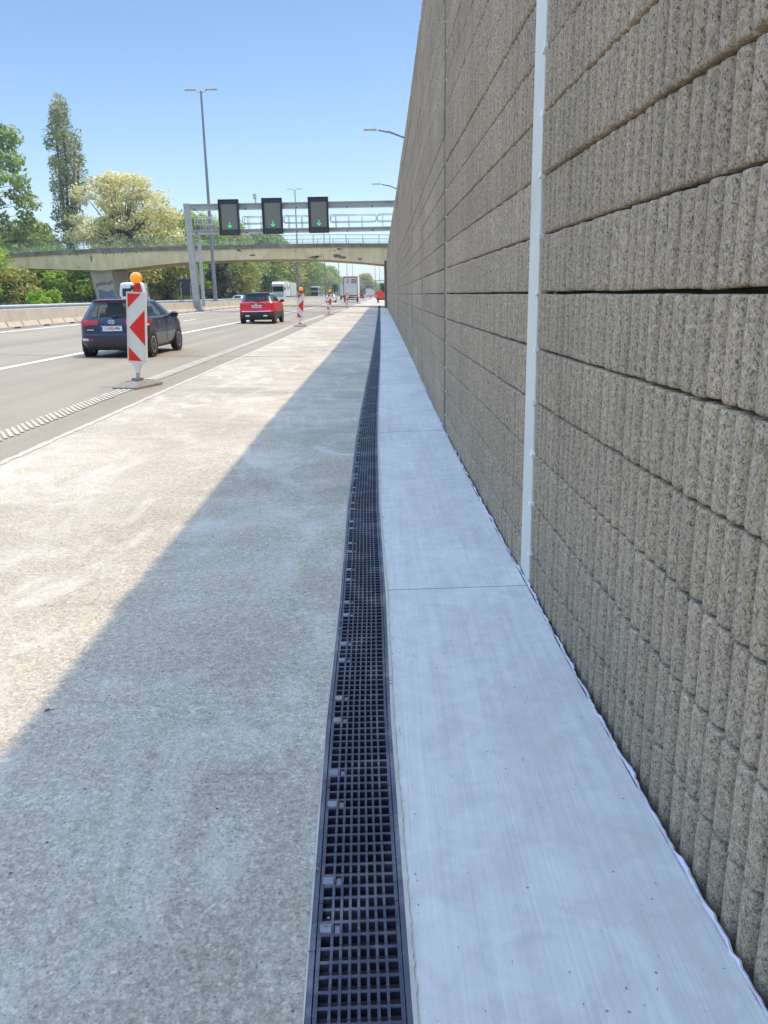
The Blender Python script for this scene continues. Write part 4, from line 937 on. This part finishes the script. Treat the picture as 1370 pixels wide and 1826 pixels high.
# ------------------------------------------------------------------ delineator boards with warning lamps
def delineator(loc, rz, lab):
    t = empty('delineator_board', loc, rz, lab, 'delineator', 'red and white delineator boards along the works')
    m = MB(); b0, b1, h = .44, .30, .105                 # foot plate with chamfered ends and slots
    rot = Matrix.Rotation(R(-14), 3, 'Z')
    lo = [(-.21, -.43, 0), (.21, -.43, 0), (.21, .43, 0), (-.21, .43, 0)]; mi = [(-.21, -.43, .035), (.21, -.43, .035), (.21, .43, .035), (-.21, .43, .035)]; up = [(-.15, -.24, h), (.15, -.24, h), (.15, .24, h), (-.15, .24, h)]
    m.add([rot @ Vector(p) for p in lo + mi + up], [(3, 2, 1, 0)] + [(i, (i + 1) % 4, 4 + (i + 1) % 4, 4 + i) for i in range(4)] + [(4 + i, 4 + (i + 1) % 4, 8 + (i + 1) % 4, 8 + i) for i in range(4)] + [(8, 9, 10, 11)])
    for (x, y) in ((.09, -.16), (-.09, .16), (.09, .16), (-.09, -.16)): p = rot @ Vector((x, y, h)); m.box((p.x, p.y, h + .001), (.07, .05, .006), 1, rz=R(-14))
    m.box((0, 0, h + .02), (.13, .16, .05), 0, rz=R(-14)); m.build('foot_plate', [M['rubber_base'], M['slot']], t)
    m = MB(); m.box((0, 0, .22), (.05, .05, .24)); m.build('stem', M['galv'], t)
    m = MB(); W2 = .155; z0, z1 = .40, 1.58
    poly = [(-W2, z0 + .03), (-.05, z0 - .03), (-.028, z0 - .16), (.028, z0 - .16), (.05, z0 - .03), (W2, z0 + .03), (W2, z1 - .01), (W2 - .01, z1), (-W2 + .01, z1), (-W2, z1 - .01)]; m.prism(poly, -.03, .03, 0)
    for s in (-1, 1): m.box((s * (W2 - .007), -.032, (z0 + z1) / 2 + .02), (.014, .008, z1 - z0 - .05), 0)
    HH = z1 - z0 - .02; zz = lambda v: z1 - v * (z1 - z0); uu = lambda u: -W2 + u * 2 * W2
    for tri in ([(.07, .022), (.76, .022), (.07, .225)], [(.93, .245), (.93, .745), (.12, .495)], [(.07, .77), (.07, .965), (.76, .965)]):
        pts = [(uu(a), zz(b_)) for a, b_ in tri]; m.add([(a, -.0335, b_) for a, b_ in pts], [(0, 1, 2)], 1); m.add([(-a, .0335, b_) for a, b_ in pts], [(0, 1, 2)], 1)
    m.build('board', [M['sign_white'], M['sign_red']], t)
    wl = MB(); wl.box((.015, .0, 1.635), (.11, .07, .11), 0); wl.box((-.06, -.01, 1.64), (.05, .05, .06), 1); wl.tube((.02, 0, 1.66), (.02, 0, 1.72), .045, .05, 10); wo = wl.build('warning_lamp', [M['red_plastic'], M['black_trim']], t)
    wl = MB(); wl.lathe([(0.0, -.055), (.04, -.052), (.075, -.040), (.096, -.018), (.10, .0), (.096, .018), (.075, .04), (.04, .052), (0, .055)], 28, 'y', (.0, 0, 1.80)); wl.build('lens', M['amber'], wo, True)
    return t
dl = [(250, 686, -4.02, 13.35, 0, 'nearest red and white delineator board, in front of the dark blue hatchback'), (0, 0, -3.86, 39.4, 0, 'second delineator board, right of the red car'), (0, 0, -3.80, 60.9, 0, 'third delineator board, left of the distant white hatchback'), (0, 0, -3.73, 92, 12, 'fourth delineator board, in front of the white trailer'),
      (0, 0, -3.50, 138, 62, 'fifth delineator board turned nearly edge-on, right of the white trailer'), (0, 0, -3.3, 190, 62, 'sixth delineator board in the row, thin and edge-on'), (0, 0, -3.1, 250, 62, 'seventh delineator board in the row, thin and edge-on'), (0, 0, -2.9, 310, 50, 'eighth delineator board in the row, far off'), (0, 0, -2.7, 380, 50, 'farthest delineator board, left of the red machine')]
d0 = None
for (_, _, x, Y, rz, lab) in dl:
    if d0 is None: d0 = delineator((x, Y, gz(x)), R(rz), lab); d0.scale = (1, 1, .957)
    else:
        c = copy_tree(d0, (x, Y, gz(x)), R(rz)); c['label'] = lab
for o in list(bpy.data.objects):
    if o.parent is not None and o.parent.name.startswith('delineator_board') and not o.name.startswith('foot_plate'): o.rotation_euler = (0, R(4.2), 0)
# ------------------------------------------------------------------ cars
class Shell:
    """car body as stacked outlines: table rows (z, half width, rear y, front y, rear corner r, front corner r)"""
    def __init__(s, T): s.T = np.array(T, float)
    def row(s, z): return [float(np.interp(z, s.T[:, 0], s.T[:, k])) for k in range(1, 6)]
    def pt(s, z, u, sd=1, off=0.0):
        w, r, f, rr, rf = s.row(z); bul = .045
        def base(u):
            if u <= 1: x = u * (w - rr); return x, r + bul * (x / w) ** 2
            if u <= 2:
                a = (u - 1) * math.pi / 2; x = w - rr; return x + rr * math.sin(a), r + bul * (x / w) ** 2 + rr * (1 - math.cos(a))
            ya = r + bul * ((w - rr) / w) ** 2 + rr; yb = f - rf - .05
            if u <= 3: return w, ya + (yb - ya) * (u - 2)
            if u <= 4: a = (u - 3) * math.pi / 2; return w - rf * (1 - math.cos(a)), yb + rf * math.sin(a)
            t = u - 4; x = (w - rf) * (1 - t); return x, yb + rf + .05 * (1 - (x / max(.01, w - rf)) ** 2)
        x, y = base(u)
        if off:
            e = .01; a = base(max(0, u - e)); b_ = base(min(5, u + e)); n = Vector((b_[1] - a[1], -(b_[0] - a[0]), 0)).normalized(); x += n.x * off; y += n.y * off
        return (sd * x, y, z)
    def patch(s, m, z0, z1, u0, u1, nz=4, nu=6, off=.006, sides=(1,), mi=0, shear=0.0, skirt=True):
        for sd in sides:
            o = len(m.v)
            for i in range(nz + 1):
                for j in range(nu + 1):
                    m.v.append(s.pt(z0 + (z1 - z0) * i / nz + shear * j / nu, u0 + (u1 - u0) * j / nu, sd, off))
            for i in range(nz):
                for j in range(nu): a = o + i * (nu + 1) + j; m.f.append((a, a + 1, a + nu + 2, a + nu + 1)); m.m.append(mi)
    def body(s, m, zs, us, holes, mi_fn):
        for sd in (1, -1):
            o = len(m.v); n = len(us)
            for z in zs:
                for u in us: m.v.append(s.pt(z, u, sd))
            for i in range(len(zs) - 1):
                zc = (zs[i] + zs[i + 1]) / 2
                for j in range(n - 1):
                    uc = (us[j] + us[j + 1]) / 2
                    if any(h[0] < zc < h[1] and h[2] < uc < h[3] for h in holes): continue
                    a = o + i * n + j; m.f.append((a, a + 1, a + n + 1, a + n)); m.m.append(mi_fn(zc, uc))
        for z, sgn in ((zs[0], 1), (zs[-1], -1)):
            o = len(m.v); q = [s.pt(z, u, 1) for u in us] + [s.pt(z, u, -1) for u in us[::-1]]; m.v += q; m.f.append(tuple(range(o, o + len(q)))); m.m.append(mi_fn(z, 0))
def wheel(t, x, y, r, rimr, wd, mt_rim='alloy', spokes=7):
    s = 1 if x > 0 else -1; h = wd / 2
    m = MB(); m.lathe([(rimr * .96, -h * .8), (r * .90, -h), (r * .985, -h * .72), (r, -h * .3), (r, h * .3), (r * .985, h * .72), (r * .90, h), (rimr * .96, h * .8), (rimr * .9, h * .4)], 28, 'x', (0, 0, 0))
    o = m.build('wheel', M['rubber'], t, True, (x, y, r))
    m = MB(); m.lathe([(rimr * .98, s * h * .78), (rimr * .90, s * h * .86), (rimr * .86, s * h * .5), (.0, s * h * .2)], 24, 'x', m=1)
    for k in range(spokes):
        a = 2 * math.pi * k / spokes; m.box((s * h * .68, math.cos(a) * rimr * .47, math.sin(a) * rimr * .47), (.03, rimr * .86, rimr * .30), 0, rx=a)
    m.lathe([(rimr * .98, s * h * .76), (rimr * .98, s * h * .9), (rimr * .88, s * h * .88)], 24, 'x', m=0); m.lathe([(.0, s * h * .9), (rimr * .2, s * h * .86), (rimr * .22, s * h * .6)], 14, 'x', m=0)
    m.build('rim', [M[mt_rim], M['black_trim']], o)
def make_car(name, loc, rz, lab, cat, T, L, zg, wb, r, paint, opts, detail=True, group=None):
    t = empty(name, loc, rz, lab, cat, group); S = Shell(T); z_lo, z_hi = zg
    zs = sorted(set([row[0] for row in T] + list(np.linspace(T[0][0], T[-1][0], 20)) + [z_lo, z_hi])); zs = [z for i, z in enumerate(zs) if i == 0 or z - zs[i - 1] > .004 or z in (z_lo, z_hi)]
    sw = opts.get('side', [(2.03, 2.42), (2.46, 2.84)]); rw = opts.get('rear', .96); fw = 4.15
    us = sorted(set([0, .25, .5, .75, rw, 1, 1.25, 1.5, 1.75, 2, 3, 3.25, 3.5, 3.75, 4, fw, 4.4, 4.7, 5] + list(np.linspace(2.1, 2.95, 12)) + [q for a in sw for q in a]))
    holes = [(z_lo, z_hi, a, b_) for a, b_ in sw] + [(z_lo, z_hi - .02, 0, rw), (z_lo, z_hi, fw, 5)]
    zs = sorted(set(zs + [z_hi - .02]))
    m = MB(); S.body(m, zs, us, holes, opts.get('mi', lambda z, u: 0)); m.build('body', [M[paint], M['black_trim'], M[opts.get('roof', paint)]], t, True)
    m = MB(); S.patch(m, z_lo, z_hi - .02, 0, rw, 5, 5, -.006, (1, -1)); m.build('rear_window', M[opts.get('rglass', 'glass')], t, True)
    m = MB(); S.patch(m, z_lo, z_hi, fw, 5, 5, 5, -.006, (1, -1)); m.build('windscreen', M['glass'], t, True)
    for sd in (1, -1):
        for a, b_ in sw: m = MB(); S.patch(m, z_lo, z_hi, a, b_, 4, 4, -.006, (sd,)); m.build('side_window', M['glass'], t, True)
    wmax = max(row[1] for row in T)
    if detail:
        for (x, y) in ((-.36, 1.15), (.36, 1.15), (-.36, L * .53), (.36, L * .53)):
            m = MB(); m.bbox((x, y, .78), (.46, .20, .62), .07); m.bbox((x, y - .02, 1.16), (.25, .11, .20), .045); m.build('seat', M['seat'], t)
        m = MB(); m.box((0, L * .5, z_lo - .13), (wmax * 1.8, L * .62, .02)); m.build('interior_tub', M['seat'], t)
    for y in (wb[0], wb[1]):
        for s in (1, -1):
            m = MB(); m.lathe([(0.0, s * .002), (r + .045, s * .004), (r + .045, s * -.05)], 28, 'x', (s * (wmax + .002), y, r + .01)); m.build('wheel_arch', M['black_trim'], t)
            wheel(t, s * (wmax - .085), y, r, r * .66, .205, opts.get('rim', 'alloy'))
    m = MB(); m.box((0, L * .5, .24), (wmax * 1.7, L * .86, .10)); m.build('underbody', M['black_trim'], t)
    return t, S
# dark blue hatchback
TH_ = [(.20, .74, .14, 3.90, .24, .30), (.27, .81, .05, 3.98, .28, .36), (.40, .852, .0, 4.02, .30, .45), (.56, .866, .0, 4.0, .30, .5), (.62, .866, .03, 3.98, .29, .5), (.76, .866, .05, 3.92, .28, .5), (.88, .862, .08, 3.80, .27, .5), (.955, .85, .115, 3.62, .26, .45), (1.0, .828, .15, 3.02, .24, .30), (1.02, .816, .165, 2.95, .23, .28), (1.16, .752, .255, 2.66, .22, .24), (1.30, .682, .345, 2.40, .21, .2), (1.385, .634, .40, 2.24, .20, .2), (1.43, .595, .35, 2.10, .20, .2), (1.462, .50, .44, 1.92, .18, .2), (1.475, .32, .75, 1.7, .12, .15)]
HX, HY0 = -6.30, 19.25
car, S = make_car('hatchback_car', (HX, HY0, gz(HX)), R(-.8), 'dark blue hatchback driving away behind the nearest delineator board', 'car', TH_, 4.02, (1.02, 1.385), (.60, 3.15), .315, 'navy', dict(mi=lambda z, u: 1 if z < .24 else 0))
for s in (1, -1):
    m = MB(); S.patch(m, .83, .95, .60, 1.0, 4, 6, .011, (s,), 0); S.patch(m, .805, .965, 1.0, 1.98, 5, 10, .012, (s,), 0); S.patch(m, .805, .845, 1.5, 1.98, 2, 5, .016, (s,), 1); S.patch(m, .86, .95, 1.98, 2.09, 3, 4, .012, (s,), 0); m.build('tail_light', [M['tail_red'], M['lamp_clear']], car, True)
    m = MB(); S.patch(m, .445, .505, .84, 1.10, 2, 4, .008, (s,), 0); S.patch(m, .445, .505, 1.10, 1.55, 2, 4, .008, (s,), 1); m.build('bumper_reflector', [M['tail_red'], M['lamp_clear']], car, True)
    m = MB(); m.bbox((s * .985, 2.38, 1.03), (.22, .11, .15), .04); m.box((s * .87, 2.42, 1.0), (.1, .05, .05)); m.build('wing_mirror', M['navy'], car)
    for y in (1.25, 2.15): m = MB(); m.bbox((s * .872, y, .87), (.03, .20, .035), .008); m.build('door_handle', M['navy'], car)
m = MB(); S.patch(m, 1.405, 1.432, 0, .95, 1, 4, .012, (1, -1)); m.build('brake_light', M['tail_red'], car)
m = MB(); m.box((0, .028, .742), (.53, .02, .125)); pl = m.build('licence_plate', M['plate_white'], car)
m = MB(); m.box((-.243, .0165, .742), (.042, .006, .112)); m.build('plate_strip', M['plate_blue'], pl)
textmesh('plate_number', '1-VRS-496', .098, M['plate_ink'], pl, (.022, .0145, .742), sx=.92, extrude=.002)
m = MB(); m.bbox((0, .06, .815), (.60, .05, .025), .008); m.build('plate_lamp_bar', M['black_trim'], car)
m = MB()
for k in range(28):
    a, b_ = 2 * math.pi * k / 28, 2 * math.pi * (k + 1) / 28; y = .062
    m.tube((.085 * math.cos(a), y, .905 + .046 * math.sin(a)), (.085 * math.cos(b_), y, .905 + .046 * math.sin(b_)), .007, n=6)
m.tube((-.048, y, .868), (-.022, y, .942), .009, n=6); m.tube((.022, y, .868), (.048, y, .942), .009, n=6); m.tube((-.035, y, .898), (.035, y, .912), .008, n=6); m.build('emblem', M['chrome'], car)
textmesh('model_badge', '1.2', .07, M['chrome'], car, (.50, .052, .725), extrude=.003)
m = MB(); m.box((-.55, .056, .715), (.17, .008, .022)); m.build('name_badge', M['chrome'], car)
m = MB(); m.bbox((.06, .15, 1.03), (.14, .05, .05), .015); m.path([(.06, .14, 1.04), (.20, .13, 1.07), (.42, .16, 1.05)], [.022, .016, .010], 6); m.build('rear_wiper', M['black_trim'], car)
m = MB(); m.tube((0, .62, 1.465), (0, .52, 1.56), .010, .005, 6); m.build('roof_aerial', M['black_trim'], car)
m = MB(); m.tube((-.5, .10, .19), (-.5, .0, .19), .03, n=10); m.build('exhaust_pipe', M['black_trim'], car); car.scale = (.93, .93, .92)
m = MB()
for y, z0_, z1_ in ((1.98, .35, 1.0), (2.95, .35, .98), (1.02, .62, 1.0)):
    for s in (1, -1): m.box((s * .866, y, (z0_ + z1_) / 2), (.006, .008, z1_ - z0_))
m.build('door_gap', M['black_trim'], car)
# red crossover with black roof
TX = [(.24, .78, .12, 4.18, .16, .3), (.34, .86, .03, 4.26, .2, .38), (.48, .885, .0, 4.30, .22, .45), (.62, .885, .02, 4.28, .22, .5), (.66, .885, .05, 4.26, .21, .5), (.82, .885, .085, 4.2, .20, .5), (.96, .88, .10, 4.08, .20, .5), (1.04, .86, .14, 3.85, .20, .45), (1.08, .83, .19, 3.12, .19, .3), (1.10, .82, .21, 3.05, .19, .28), (1.26, .755, .33, 2.72, .18, .24), (1.40, .70, .43, 2.45, .17, .2), (1.47, .665, .44, 2.3, .16, .2), (1.51, .63, .36, 2.15, .16, .2), (1.54, .54, .48, 1.95, .16, .2), (1.55, .36, .8, 1.7, .12, .15)]
XX = -6.30
car2, S2 = make_car('crossover_car', (XX, 42.0, gz(XX)), R(-1.2), 'red crossover car with black roof driving in the nearest lane', 'car', TX, 4.3, (1.10, 1.46), (.68, 3.28), .345, 'red_paint', dict(mi=lambda z, u: 1 if z < .60 else (2 if z > 1.09 else 0), roof='black_car', rglass='glass_dark'))
for s in (1, -1):
    m = MB(); S2.patch(m, .985, 1.055, .55, 1.9, 3, 8, .012, (s,), 0); m.build('tail_light', M['tail_red'], car2, True)
    m = MB(); m.bbox((s * 1.0, 2.5, 1.12), (.22, .12, .16), .04); m.box((s * .88, 2.53, 1.08), (.1, .05, .05)); m.build('wing_mirror', M['black_trim'], car2)
    m = MB(); S2.patch(m, .46, .52, 1.05, 1.5, 2, 4, .008, (s,), 0); m.build('bumper_reflector', M['tail_red'], car2)
    m = MB(); m.bbox((s * .45, .0, .40), (.22, .03, .06), .01); m.build('exhaust_trim', M['chrome'], car2)
m = MB(); S2.patch(m, 1.0, 1.04, 0, .55, 1, 4, .013, (1, -1)); m.build('light_bar', M['black_trim'], car2)
m = MB(); S2.patch(m, .612, .635, 0, 1.2, 1, 6, .012, (1, -1)); m.build('bumper_trim', M['chrome'], car2)
m = MB(); m.box((0, .055, .86), (.53, .02, .125)); pl = m.build('licence_plate', M['plate_white'], car2); m = MB(); m.box((-.243, .043, .86), (.042, .006, .112)); m.build('plate_strip', M['plate_blue'], pl)
m = MB()
for k, x in enumerate((-.18, -.10, -.05, 0, .07, .12, .18)): m.box((x, .0435, .86), (.03, .004, .07))
m.build('plate_number', M['plate_ink'], pl)
m = MB(); m.sphere((0, .088, .965), (.045, .012, .05)); m.build('emblem', M['chrome'], car2)
m = MB(); m.bbox((.02, .2, 1.12), (.12, .05, .04), .012); m.path([(.02, .2, 1.13), (.2, .22, 1.15), (.34, .24, 1.14)], [.02, .014, .01], 6); m.build('rear_wiper', M['black_trim'], car2)
# compact white van in the far lane
TV = [(.25, .88, .08, 4.7, .10, .3), (.34, .95, .0, 4.76, .12, .4), (.60, .985, .0, 4.8, .13, .5), (1.1, .985, .02, 4.75, .13, .5), (1.25, .98, .03, 4.6, .13, .45), (1.30, .975, .035, 4.1, .13, .3), (1.36, .97, .04, 4.0, .13, .28), (1.75, .95, .06, 3.7, .13, .25), (2.05, .92, .08, 3.5, .14, .2), (2.25, .88, .10, 3.35, .16, .2), (2.36, .83, .14, 3.2, .18, .2), (2.42, .74, .22, 3.0, .18, .2), (2.45, .55, .4, 2.7, .1, .15)]
VX = ax(236, 520, 64)
van, S3 = make_car('white_van', (VX, 64.0, .30), R(11), 'white high-roofed van behind the dark hatchback, below the bridge', 'van', TV, 4.8, (1.40, 2.02), (.85, 3.8), .34, 'white_car', dict(side=[(2.74, 2.94)], rear=.9, rglass='glass_dark', mi=lambda z, u: 1 if z < .36 else 0), False)
for s in (1, -1): m = MB(); S3.patch(m, .9, 1.4, 1.1, 1.9, 4, 5, .01, (s,)); m.build('tail_light', M['tail_red'], van)
m = MB(); m.bbox((0, .10, 2.20), (.16, .03, .06), .01); m.build('brake_light', M['tail_red'], van)
m = MB(); m.box((0, .05, 1.7), (.09, .03, .70)); m.build('door_post', M['white_car'], van)
m = MB(); S3.patch(m, .6, .72, 0, .3, 1, 3, .012, (1, -1)); m.build('licence_plate', M['plate_white'], van)
# traffic further on
def far_car(x, Y, paint, lab, rz=0.0, z=None, glass='glass_dark', group=None):
    t, S_ = make_car('distant_car', (x, Y, gz(x) if z is None else z), rz, lab, 'car', TH_, 4.02, (1.02, 1.385), (.60, 3.15), .315, paint, dict(mi=lambda z_, u: 1 if z_ < .3 else 0, rglass=glass), False, group)
    for s in (1, -1): m = MB(); S_.patch(m, .80, .955, .70, 1.9, 3, 6, .012, (s,)); m.build('tail_light', M['tail_red'], t)
    m = MB(); S_.patch(m, .69, .80, 0, .35, 1, 2, .012, (1, -1)); m.build('licence_plate', M['plate_white'], t)
    return t
far_car(-8.95, 150, 'white_car', 'white hatchback far ahead beside the third delineator board', glass='glass'); far_car(-12.3, 215, 'grey_car', 'grey car far ahead just beyond the white hatchback'); far_car(-6.6, 300, 'black_car', 'tiny dark car right of the white trailer')
zo = .30
far_car(-19.6, 117, 'silver_car', 'oncoming silver-blue car showing its roof over the barrier behind the red car', R(180), zo); far_car(-19.6, 147, 'silver_car', 'oncoming pale silver car over the barrier right of the red car', R(180), zo); far_car(-20, 290, 'silver_car', 'oncoming silver car far off beyond the coach', R(180), zo)
def truck_rear(x, Y, W2, H, Lg, side, frame, lab, logo=False, sc_=1.0):
    t = empty('trailer_truck', (x, Y, gz(x)), 0, lab, 'truck'); z0 = 1.15
    m = MB(); m.bbox((0, Lg / 2, (z0 + H) / 2), (W2 * 2, Lg, H - z0), .03); m.build('box_body', M[side], t)
    m = MB()
    for s in (1, -1): m.box((s * (W2 - .07), -.03, (z0 + H) / 2), (.14, .06, H - z0))
    m.box((0, -.03, H - .08), (W2 * 2, .064, .20)); m.box((0, -.03, z0 + .1), (W2 * 2, .064, .2)); m.build('door_frame', M[frame], t)
    for s in (1, -1):
        m = MB(); m.box((s * W2 * .48, -.02, (z0 + H) / 2), (W2 * .9, .05, H - z0 - .4), 0); m.box((s * W2 * .48, -.05, z0 + (H - z0) * .48), (W2 * .88, .03, .05), 1)
        for q in (.25, .72): m.tube((s * W2 * q, -.06, z0 + .2), (s * W2 * q, -.06, H - .25), .025, n=6, m=1)
        d = m.build('rear_door', [M['truck_white'], M['galv']], t)
        if logo:
            m = MB(); cx_ = s * W2 * .46; zc = z0 + (H - z0) * .76; pr = -.085
            if s < 0:
                for (a, b_, c, e) in ((.05, .34, .16, .10), (.13, .10, .14, .40), (.06, -.16, .18, .14), (-.02, -.30, .14, .12), (.0, .42, .10, .06)): m.box((cx_ + a, pr, zc + b_), (c, .02, e))
            else:
                for (zz_, c) in ((.36, .34), (.08, .40), (-.22, .42)):
                    for k in range(5): f = (k - 2) / 2; m.box((cx_ + f * c, pr, zc + zz_ - .09 * (1 - f * f) + .03 * f), (c * .56, .02, .15), ry=-.22 * f)
            m.build('red_lettering', M['truck_red'], d)
    m = MB(); m.box((0, .2, .85), (W2 * 1.9, .3, .22)); m.box((0, .1, .5), (W2 * 1.8, .1, .16)); m.build('rear_bumper', M['black_trim'], t)
    for s in (1, -1):
        m = MB(); m.box((s * W2 * .74, .02, .86), (W2 * .36, .04, .16)); m.build('tail_light', M['tail_red'], t)
        for yy in (1.6, 2.95): wheel(t, s * (W2 - .16), yy, .50, .28, .30, 'alloy', 5)
    m = MB(); m.box((0, .09, .62), (W2 * .8, .03, .14)); m.build('licence_plate', M['plate_white'], t)
    return t
truck_rear(-5.55, 158, 1.36, 4.72, 13.6, 'truck_white', 'truck_red', 'large white box trailer with dark red frame and red lettering driving away', True)
truck_rear(-9.9, 232, 1.30, 4.25, 12, 'truck_grey', 'truck_grey', 'pale grey box truck left of the red-lettered trailer')
truck_rear(-5.5, 395, 1.3, 4.2, 12, 'truck_white', 'truck_grey', 'small white trailer in the distance right of the big trailer'); truck_rear(-4.0, 440, 1.3, 4.2, 12, 'truck_red', 'truck_red', 'small dark red trailer in the distance behind the far boards')
tk = empty('oncoming_truck', (-20.3, 166, .3), 0, 'white oncoming truck with trailer behind the barrier under the bridge', 'truck')
m = MB(); m.bbox((0, 1.1, 2.15), (2.45, 2.2, 2.9), .12); m.prism([(-.1, 3.55), (2.2, 3.55), (2.2, 4.0), (.7, 4.0)], -1.15, 1.15, 0, 'yz'); m.build('cab', M['truck_white'], tk)
m = MB(); m.bbox((0, -.02, 2.62), (2.2, .10, 1.0), .03); m.build('windscreen', M['glass_dark'], tk)
m = MB(); m.box((0, -.03, 1.25), (1.7, .08, .6)); m.build('grille', M['truck_grey'], tk)
for s in (1, -1):
    m = MB(); m.bbox((s * .95, -.04, .85), (.42, .10, .25), .03); m.build('headlight', M['lamp_clear'], tk); m = MB(); m.bbox((s * 1.38, .15, 2.7), (.22, .2, .7), .04); m.build('wing_mirror', M['black_trim'], tk)
    for yy in (1.3, 5.2, 9.6, 13.9, 21.6, 22.9): wheel(tk, s * 1.08, yy, .5, .28, .3, 'alloy', 5)
m = MB(); m.bbox((0, 6.6, 2.62), (2.5, 8.2, 2.85), .04); m.build('box_body', M['truck_white'], tk)
m = MB(); m.bbox((0, 18.0, 2.62), (2.5, 12.6, 2.85), .04); m.build('trailer_box', M['truck_grey'], tk)
m = MB()
for k in range(5): m.box((1.262, 4.6 + 1.3 * k, 2.9 + .25 * math.sin(k * 2)), (.012, .55, 1.3 - .2 * k), 0, rx=.5)
m.build('side_lettering', M['truck_red'], tk)
ch_ = empty('double_deck_coach', (-20.6, 262, .3), 0, 'oncoming double-deck coach with dark windscreens beyond the white truck', 'coach')
m = MB(); m.bbox((0, 5.5, 2.15), (2.5, 11, 3.7), .18); m.build('body', M['silver_car'], ch_)
for z, h in ((3.15, .85), (1.75, 1.1)): m = MB(); m.bbox((0, -.03, z), (2.25, .12, h), .04); m.build('windscreen', M['glass_dark'], ch_)
for z in (3.1, 1.9):
    for s in (1, -1): m = MB(); m.box((s * 1.255, 5.6, z), (.03, 10, .75)); m.build('side_window', M['glass_dark'], ch_)
for s in (1, -1):
    m = MB(); m.bbox((s * .9, -.05, .75), (.4, .1, .22), .03); m.build('headlight', M['lamp_clear'], ch_)
    for yy in (2.0, 8.6): wheel(ch_, s * 1.1, yy, .48, .28, .3, 'alloy', 5)
# red wheeled work machine beyond the wall end
RX, RY = .75, 149.0
rm = empty('work_machine', (RX, RY, 0), 0, 'red wheeled work machine with dark cab parked by the end of the wall', 'work machine')
m = MB(); m.prism([(-1.95, 1.0), (-1.95, 1.75), (-1.7, 2.15), (-.5, 2.3), (-.2, 2.0), (.9, 2.0), (.9, .9), (-1.4, .8)], .0, 1.7, 0); m.build('engine_hood', M['machine_red'], rm)
m = MB(); m.box((-.4, .85, .72), (2.6, 1.2, .3)); m.build('chassis', M['black_trim'], rm)
m = MB()
for (x, y) in ((-.75, .15), (.75, .15), (-.75, 1.55), (.75, 1.55)): m.box((x, y, 2.75), (.10, .10, 1.6))
m.bbox((0, .85, 3.58), (1.75, 1.7, .14), .04); m.box((0, .85, 2.05), (1.6, 1.5, .12)); cab = m.build('cab_frame', M['black_trim'], rm)
m = MB(); m.box((0, .13, 2.8), (1.4, .02, 1.35)); m.box((-.76, .85, 2.8), (.02, 1.3, 1.35)); m.box((.76, .85, 2.8), (.02, 1.3, 1.35)); m.build('cab_glass', M['glass'], cab)
m = MB(); m.bbox((.1, 1.0, 2.45), (.5, .4, .9), .08); m.build('seat', M['seat'], cab)
for s, yy in ((-1, .1), (1, .1), (-1, 1.6), (1, 1.6)): wheel(rm, s * 1.25 - .1, yy, .52, .30, .34, 'clip', 6)
m = MB(); m.box((-1.72, -.05, 1.35), (.4, .06, .18)); m.build('headlight', M['lamp_clear'], rm); rm.scale = (.82, .9, .95)
# a second gantry far down the road
g2 = copy_tree(ga, (-15.8, 455, 0)); g2['label'] = 'faint distant gantry far down the road beyond the trucks'

# ------------------------------------------------------------------ the air
hz = MB(); hz.box((0, 770, 21.5), (2500, 1720, 46)); hm = bpy.data.materials.new('thin_haze'); hm.use_nodes = True; ht = hm.node_tree; ht.nodes.clear()
ho = ht.nodes.new('ShaderNodeOutputMaterial'); hv = ht.nodes.new('ShaderNodeVolumePrincipled'); hv.inputs['Color'].default_value = (.86, .93, 1.0, 1); hv.inputs['Density'].default_value = HAZE; hv.inputs['Anisotropy'].default_value = .3
ht.links.new(hv.outputs[0], ho.inputs['Volume']); hob = hz.build('haze', hm); tag(hob, 'thin pale haze in the air over the motorway', 'haze', kind='stuff')
sc.cycles.volume_max_steps = 64; sc.cycles.volume_step_rate = 8
